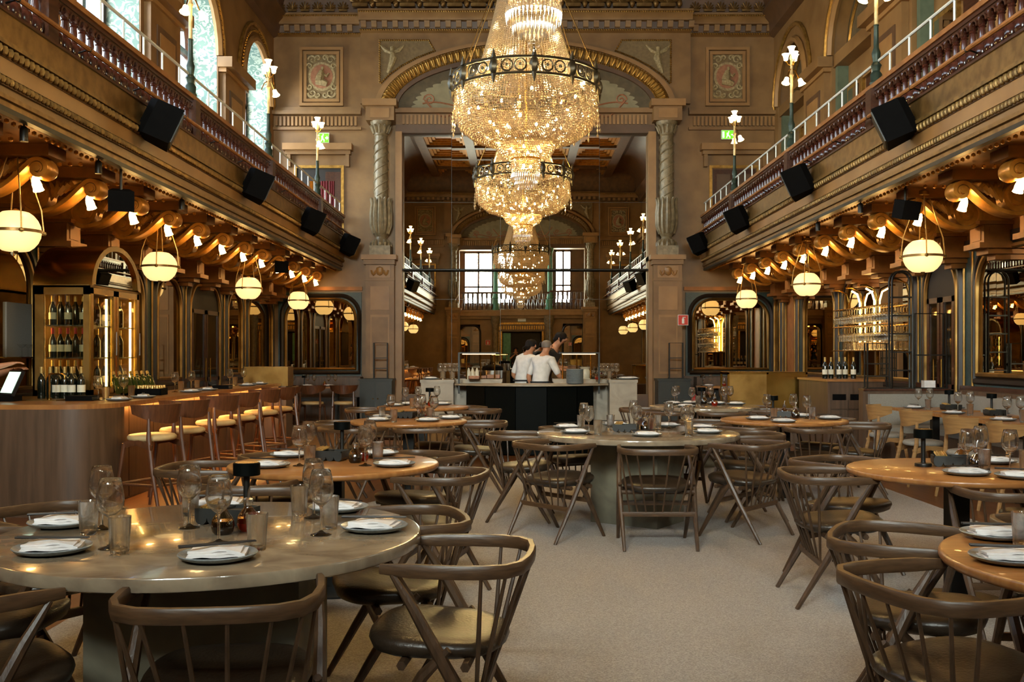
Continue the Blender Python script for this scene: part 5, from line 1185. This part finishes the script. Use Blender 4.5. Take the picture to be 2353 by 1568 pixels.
# ================================================================ people
def skin_obj(name, nodes, edges, mt, parent=None, sub=2):
    me = bpy.data.meshes.new(name); ks = list(nodes); ix = {k:i for i,k in enumerate(ks)}
    me.from_pydata([nodes[k][0] for k in ks],[(ix[a],ix[b]) for a,b in edges],[]); me.materials.append(MAT[mt])
    o = bpy.data.objects.new(name,me); COL.objects.link(o)
    if parent: o.parent = parent
    md = o.modifiers.new('skin','SKIN'); md.use_smooth_shade = True
    sv = me.skin_vertices[0].data
    for k in ks:
        r = nodes[k][1]; sv[ix[k]].radius = r if isinstance(r,tuple) else (r,r)
    sv[0].use_root = True
    s = o.modifiers.new('sub','SUBSURF'); s.levels = sub; s.render_levels = sub
    return o
def person(label, loc, rz, H, lean, armL, armR, top, bottom, hair, bald=False, apron=None, head_tilt=.0, bare=False):
    t = thing('person',label,'person',loc,rz); k = H/1.7
    def V(x,y,z): return (x*k,y*k,z*k)
    ly = lambda z: lean*max(0,(z-.95))**1.2                # forward lean of the spine
    N = {'pel':(V(0,0,.95),.125*k),'wa':(V(0,ly(1.1),1.1),.115*k),'ch':(V(0,ly(1.3),1.3),.135*k),'sh':(V(0,ly(1.42),1.42),.085*k),'nk':(V(0,ly(1.5)+.01,1.5),.05*k),
         'jw':(V(0,ly(1.56)+.02+head_tilt*.3,1.56),.062*k),'hd':(V(0,ly(1.62)+.02+head_tilt*.6,1.62),(.075*k,.088*k)),'tp':(V(0,ly(1.68)+.01+head_tilt,1.68),.055*k),'ns':(V(0,ly(1.6)+.12+head_tilt*.6,1.59),.012*k)}
    E = [('pel','wa'),('wa','ch'),('ch','sh'),('sh','nk'),('nk','jw'),('jw','hd'),('hd','tp'),('hd','ns')]
    for s, nm in ((-1,'L'),(1,'R')):
        N['hp'+nm] = (V(s*.1,0,.88),.09*k); N['kn'+nm] = (V(s*.11,.02,.5),.06*k); N['an'+nm] = (V(s*.11,-.02,.08),.042*k); N['ft'+nm] = (V(s*.12,.12,.035),.035*k)
        E += [('pel','hp'+nm),('hp'+nm,'kn'+nm),('kn'+nm,'an'+nm),('an'+nm,'ft'+nm)]
        el, wr = armL if s < 0 else armR
        N['so'+nm] = (V(s*.17,ly(1.4),1.39),.062*k); N['el'+nm] = (V(*el),.042*k); N['wr'+nm] = (V(*wr),.027*k)
        E += [('sh','so'+nm),('so'+nm,'el'+nm),('el'+nm,'wr'+nm)]
        d = (Vector(wr)-Vector(el)).normalized(); side = d.cross(Vector((0,0,1))); side = side.normalized() if side.length > .1 else Vector((1,0,0)); dn = d.cross(side)
        pc = Vector(wr)+d*.06; N['pa'+nm] = (V(*pc),(.034*k,.016*k)); E.append(('wr'+nm,'pa'+nm))
        for f in range(4):
            b = pc+d*.035+side*(-.024+.016*f); m_ = b+d*.035+dn*.01; e = m_+d*(.02+.006*(f in (1,2)))+dn*.02
            for q, p_, r in (('a',b,.0085),('b',m_,.008),('c',e,.0065)): N['f%d%s%s'%(f,q,nm)] = (V(*p_),r*k)
            E += [('pa'+nm,'f%da%s'%(f,nm)),('f%da%s'%(f,nm),'f%db%s'%(f,nm)),('f%db%s'%(f,nm),'f%dc%s'%(f,nm))]
        b = Vector(wr)+d*.035+side*.03*(-s); e = b+d*.04+side*.025*(-s); N['ta'+nm] = (V(*b),.01*k); N['tb'+nm] = (V(*e),.008*k); E += [('wr'+nm,'ta'+nm),('ta'+nm,'tb'+nm)]
    skin_obj('body',N,E,'skin',t)
    g = 1.13; C_ = {q:(N[q][0],(N[q][1] if not isinstance(N[q][1],tuple) else N[q][1][0])*g+.006) for q in ('pel','wa','ch','sh','soL','soR','elL','elR')}; C_['hem'] = (V(0,-.005,.8),.155*k); C_['nb'] = (tuple(Vector(N['sh'][0]).lerp(Vector(N['nk'][0]),.75)),.066*k)
    Ed = [('pel','wa'),('wa','ch'),('ch','sh'),('sh','soL'),('sh','soR'),('sh','nb'),('pel','hem')]
    for nm in 'LR':
        a, b = Vector(N['so'+nm][0]), Vector(N['el'+nm][0]); C_['el'+nm] = (tuple(a+(b-a)*(.35 if bare else .95)),(.05 if not bare else .055)*k); Ed.append(('so'+nm,'el'+nm))
    skin_obj('shirt',C_,Ed,top,t)
    P_ = {q:(N[q][0],N[q][1]*1.15) for q in ('pel','hpL','hpR','knL','knR','anL','anR')}
    skin_obj('trousers',P_,[('pel','hpL'),('pel','hpR'),('hpL','knL'),('hpR','knR'),('knL','anL'),('knR','anR')],bottom,t)
    if apron:
        m = MB(); A_ = [(.17*sin(a),.15*cos(a)) for a in [math.radians(-115+230*i/12) for i in range(13)]]
        m.strip([V(x*1.02,y*1.05,.55) for x,y in A_],[V(x,y+.01,1.05) for x,y in A_]); m.tube([V(.15*cos(a),.14*sin(a),1.04) for a in [2*PI*i/20 for i in range(21)]],.012,5,cap=False); m.build('apron',apron,t)
    hc = Vector(N['hd'][0]); m = MB()
    for z_, r_ in ((-.02,.088),(.03,.094),(.06,.085),(.085,.05),(.095,.0)): pass
    R_ = .094*k if not bald else .083*k
    m.lathe([(R_*.98,-.02),(R_*1.02,.02),(R_*.95,.055),(R_*.62,.088),(0,.1)],16,(0,0,0),caps=False)
    m.xf(lambda x,y,z: (hc.x+x,hc.y-.018*k+y*1.02,hc.z+z*k)); h = m.build('hair',hair,t,smooth=80)
    if not bald:
        MB().tube([(hc.x,hc.y-.07*k,hc.z+.02*k),(hc.x,hc.y-.1*k,hc.z-.03*k),(hc.x,hc.y-.085*k,hc.z-.09*k)],[.05*k,.055*k,.02*k],8).build('hair_knot',hair,t)
        m = MB(); 
        for e in (-1,1): m.tube([(hc.x+e*.07*k,hc.y+.0,hc.z+.04*k),(hc.x+e*.085*k,hc.y+.02*k,hc.z-.01*k),(hc.x+e*.08*k,hc.y+.01*k,hc.z-.06*k)],[.03*k,.03*k,.012*k],6)
        m.build('side_locks',hair,t)
    m = MB()
    for e in (-1,1): m.ball((hc.x+e*.03*k,hc.y+.083*k,hc.z+.0),.011*k,8,6)
    m.build('eyes','hair',t); m = MB().tube([(hc.x-.022*k,hc.y+.085*k,hc.z-.055*k),(hc.x,hc.y+.092*k,hc.z-.057*k),(hc.x+.022*k,hc.y+.085*k,hc.z-.055*k)],[.003,.006,.003],6); m.build('mouth','terracotta',t)
    for e in (-1,1): MB().ball((hc.x+e*.083*k,hc.y-.005*k,hc.z-.015*k),.022*k,8,6,1.3).build('ear','skin',t)
    return t
x = at(1240,800,14.75).x
person('cook in white shirt with shaved head, seen from behind',(x,14.78,0),-.75,1.56,.25,((-.27,.02,1.12),(-.25,.1,.92)),((.3,.14,1.13),(.2,.36,1.05)),'shirt','apron','hair_grey',True,'apron',.02)
person('dark-haired cook in black apron bending over the heat lamps',(at(1243,800,15.8).x,15.8,0),-2.0,1.7,.5,((-.26,.16,1.16),(-.16,.42,1.14)),((.27,.18,1.16),(.15,.42,1.12)),'apron','apron','hair',False,'apron',.05,True)
person('cook in white shirt with dark tied hair, half hidden by colleague',(at(1200,800,15.2).x,15.22,0),-.8,1.58,.3,((-.27,.04,1.12),(-.22,.22,.98)),((.27,.12,1.14),(.2,.32,1.05)),'shirt','apron','hair',False,'apron',.03)
person('bartender reaching for the till screen at the bar wall',(-4.98,8.98,0),-PI/2,1.72,.1,((-.25,.1,1.15),(-.2,.3,1.2)),((.22,.12,1.18),(.05,.36,1.25)),'apron','apron','hair',False,None,0,True)
person('photographer in black standing by the rear doorway, seen in the mirror',(-.12,-.75,0),0,1.7,.1,((-.24,.2,1.2),(-.05,.32,1.38)),((.24,.2,1.2),(.05,.32,1.38)),'apron','apron','hair')
person('woman in pale top beside the photographer, seen in the mirror',(.42,-.8,0),.1,1.66,.05,((-.26,.02,1.12),(-.2,.2,1.05)),((.26,.02,1.12),(.2,.2,1.05)),'linen','apron','clay')
# ================================================================ banquette side
CC = curved_chair('curved_chair',.44,'curve_oak','grey_cloth','pale oak curved-back chair with grey seat','chair'); CP = Proto(CC)
for x, y in ((4.2,11.4),(4.2,10.4),(4.2,9.33),(4.2,8.45)): CP.put((x,y,0),-PI/2+random.uniform(-.15,.15),'%s pale oak curved-back chair from the black racks' % ORD[round((11.4-y)/1.0)],'chairs along the banquette')
bq = thing('banquette','grey upholstered wall banquette with oak end frame','banquette',(0,0,0))
MB().box(4.36,5.44,12.62,12.78,0,.9).build('end_frame','bar_wood',bq); MB().box(4.42,5.4,12.54,12.62,.47,.86).build('end_cushion','grey_cloth',bq); MB().box(4.4,5.44,12.1,12.62,.0,.4).build('end_box','bar_wood',bq); MB().box(4.42,5.42,12.1,12.56,.4,.47).build('end_seat','grey_cloth',bq)
MB().box(5.34,5.45,7.6,12.1,0,.93).build('back_frame','bar_wood',bq); MB().box(5.24,5.34,7.6,12.1,.5,.88).build('back_cushion','grey_cloth',bq); MB().box(5.0,5.34,7.6,12.1,0,.4).build('seat_box','bar_wood',bq); MB().box(4.98,5.26,7.6,12.1,.4,.47).build('seat_cushion','grey_cloth',bq); MB().box(4.36,5.44,12.6,12.8,.9,.925).build('ledge','dark_wood',bq)
for i, y in enumerate((11.45,10.4,9.33,8.4)):
    d = 'the %s banquette table' % ('rack-side','second','third','fourth')[i]
    t = thing('square_table','square oak table set along the banquette, %s' % ('beside the black racks','second from the black racks','third from the black racks','fourth from the black racks')[i],'table',(4.78,y,0))
    MB().box(-.36,.36,-.36,.36,.7,TZ).build('tabletop','oak_top',t); MB().box(-.04,.04,-.04,.04,.02,.7).build('post','black_metal',t); MB().box(-.25,.25,-.25,.25,0,.02).build('foot','black_metal',t)
    if i < 3:
        setting((4.56,y+.05,TZ),PI/2,d); setting((5.0,y+.0,TZ),PI/2,d); wine((4.68,y+.22,TZ),d); wine((4.83,y+.26,TZ),d); tray((4.87,y-.22,TZ),.1,d); tumbler((4.62,y-.2,TZ),d); lamp((5.04,y+.22,TZ),d)
sd = thing('sideboard','oak waiter sideboard with two drawers behind the banquette','sideboard',(0,0,0))
MB().box(4.2,4.95,13.55,14.95,0,.99).build('body','bar_wood',sd); MB().box(4.18,4.97,13.53,14.97,.99,1.02).build('worktop','oak_top',sd)
for i in range(2):
    a = 4.24+.24*i; d = MB().box(a,a+.22,13.53,13.55,.62,.74).build('drawer','bar_wood',sd); MB().box(a+.02,a+.2,13.522,13.53,.74,.82).build('slot','black',sd); MB().box(a,a+.22,13.53,13.55,.05,.6).build('door','bar_wood',sd)
for i, px in enumerate((1960,1968,1976,1983,1990)): bottle((4.3+.1*i,14.0+.05*(i%2),1.02),'dark bottle with white label on the oak sideboard','bottles on the sideboard')
def rack(x0,x1,z1,Y,label,bars,arch=False,z0=.925):
    t = thing('metal_rack',label,'rack',(0,Y,0)); m = MB(); r = .013
    for y in (-.05,.05):
        if arch:
            w_ = (x1-x0)/2; m.tube([(x0,y,z0),(x0,y,z1-w_)]+[((x0+x1)/2-w_*cos(a),y,z1-w_+w_*sin(a)) for a in [PI*i/8 for i in range(1,8)]]+[(x1,y,z1-w_),(x1,y,z0)],r,5)
        else: m.tube([(x0,y,z0),(x0,y,z1),(x1,y,z1),(x1,y,z0)],r,4)
    m.build('frame','black_metal',t)
    for i in range(bars):
        z = z0+(z1-z0-.1)*(i+1)/(bars+1); MB().box(x0,x1,-.05,.05,z-.008,z+.008).build('shelf_bar','black_metal',t)
    MB().box(x0-.02,x1+.02,-.06,.06,z0,z0+.015).build('foot_plate','black_metal',t)
rack(4.73,4.99,2.42,12.68,'tall arched black ladder rack on the banquette ledge',5,True); rack(4.42,4.7,1.5,12.69,'low black grid rack beside the arched ladder rack',2); rack(5.02,5.42,1.88,12.68,'square black metal rack against the dark doorway',1)
t = thing('napkin_stack','folded white napkin pile on the black rack ledge','napkins',(5.2,12.5,.925)); t.location = (5.22,12.7,.94)
for i in range(5): MB().box(-.07,.07,-.05,.05,.018*i,.018*i+.016).build('folded_napkin','linen',t)
# hanging stemware in the mirrored recess
gr_ = thing('glass_rack','brass hanging rack before the tall mirror with light tubes','rack',(0,0,0))
for z in (2.08,1.8,1.42):
    for xx in (5.2,5.32): MB().tube([(xx,13.95,z),(xx,16.5,z)],.009,6).build('rail','brass',gr_)
for y in (13.95,15.2,15.85,16.5): MB().tube([(5.46,y,1.0),(5.46,y,2.2),(5.42,y,2.36),(5.3,y,2.42),(5.2,y,2.42)],.014,6).build('upright','brass',gr_)
for y in (15.22,15.87): MB().tube([(5.43,y,1.45),(5.43,y,2.18),(5.39,y,2.32),(5.3,y,2.37)],.013,6).build('light_tube','led',gr_)
for j, (z,n_) in enumerate(((2.075,21),(1.79,19))):
    for i in range(n_):
        for xx in (5.2,5.32):
            o = inst(WINE,'hanging_wine_glass',None,(xx,14.1+.112*i,z)); o.rotation_euler = (PI,0,0); tag(o,'wine glass hanging upside down in the %s brass rack row' % ('upper','lower')[j],'wine glass','wine glasses hanging in the %s row' % ('upper','lower')[j])
for i in range(12):
    for j in range(2): single(TUMB,'tumbler',(5.25+.09*j,14.2+.17*i,1.43),0,'upright tumbler on the lowest brass rack shelf','tumbler','tumblers on the brass rack')
MB().box(5.16,5.44,13.95,16.5,1.41,1.425).build('lowest_shelf','brass',gr_)
# brass and glass partition
bp = thing('brass_partition','low brass and amber glass partition box on oak base','partition',(0,0,0))
MB().box(3.15,4.36,15.05,15.6,0,.55).build('base','bar_wood',bp)
for x0,x1,y0,y1 in ((3.15,3.18,15.05,15.08),(4.33,4.36,15.05,15.08),(3.15,3.18,15.57,15.6),(4.33,4.36,15.57,15.6),(3.74,3.77,15.05,15.08)): MB().box(x0,x1,y0,y1,.55,1.09).build('brass_post','brass',bp)
for y0 in (15.05,15.57): MB().box(3.15,4.36,y0,y0+.03,1.06,1.09).build('brass_rail','brass',bp)
MB().box(3.18,3.74,15.055,15.065,.55,1.06).build('brass_panel','brass_dull',bp); MB().box(3.77,4.33,15.055,15.065,.55,1.06).build('brass_panel','brass',bp); MB().box(3.15,4.36,15.05,15.6,1.085,1.095).build('top_plate','brass',bp)
# green cabinets with narrow racks at the piers
for x0, x1, lb in ((-3.28,-2.62,'left-out'),(2.86,3.52,'')):
    nm = 'dark green cabinet in front of the pier by the bar side' if x0 < 0 else 'dark green cabinet in front of the pier with the fire sign'
    t = thing('service_cabinet',nm,'cabinet',(0,0,0)); MB().box(x0,x1,20.45,20.98,.0,.82).build('body','green_cab',t); MB().box(x0-.02,x1+.02,20.43,20.99,.82,.86).build('worktop','green_cab',t)
    for i in range(2): a = x0+.02+.32*i; d = MB().box(a,a+.3,20.435,20.45,.06,.78).build('door','green_cab',t); MB().ball((a+.26 if i == 0 else a+.04,20.425,.45),.014,8,6).build('knob','brass',d)
    rack(x0+.26,x0+.54,1.6,20.7,'narrow black bottle rack on the green cabinet %s' % ('by the bar side' if x0 < 0 else 'with the fire sign'),2,False,.86)
# tables at the end wall mirrors
DC = curved_chair('side_chair',.44,'stool_wood','cream_leather','dark reddish side chair with cream seat','chair'); DP = Proto(DC)
for x, y, r in ((-4.5,18.85,.12),(-3.92,18.85,-.1),(-3.33,18.9,.1),(-4.2,17.95,.2)): DP.put((x,y,0),r,'dark reddish side chair beyond the bar, at the far mirror\'s table','chairs at the far table')
for x0, x1, y0, y1, d in ((-4.75,-3.4,19.35,20.05,'the long table below the far mirror'),(3.55,4.25,19.4,20.0,'the small table by the fire extinguisher')):
    t = thing('side_table','dark oak '+d.replace('the ','',1),'table',(0,0,0)); MB().box(x0,x1,y0,y1,.7,TZ).build('tabletop','oak_top',t)
    for a in ((x0+.2,x1-.2) if x1-x0 > 1 else ((x0+x1)/2,)): MB().box(a-.04,a+.04,(y0+y1)/2-.04,(y0+y1)/2+.04,.02,.7).build('post','black_metal',t); MB().box(a-.2,a+.2,y0+.1,y1-.1,0,.02).build('foot','black_metal',t)
    xx = x0+.18
    while xx < x1-.1:
        setting((xx,y0+.18,TZ),0,d,False); wine((xx+.08,y0+.42,TZ),d); wine((xx-.06,y0+.45,TZ),d); xx += .42
    sauce(((x0+x1)/2+.2,y0+.5,TZ),'red',d); lamp(((x0+x1)/2-.22,y0+.56,TZ),d)
    t = thing('bench_seat','upholstered bench behind '+d,'bench',(0,0,0)); MB().box(x0+.2 if x0 > 0 else x0-.2,min(x1+.5,5.3) if x0 > 0 else x1+.05,20.55,21.0,0,.4).build('seat_box','bar_wood',t); MB().box(x0+.2 if x0 > 0 else x0-.2,min(x1+.5,5.3) if x0 > 0 else x1+.05,20.52,21.0,.4,.47).build('seat','leather',t); MB().box(x0+.2 if x0 > 0 else x0-.2,min(x1+.5,5.3) if x0 > 0 else x1+.05,21.0,21.4,0,.88).build('back','bar_wood',t)
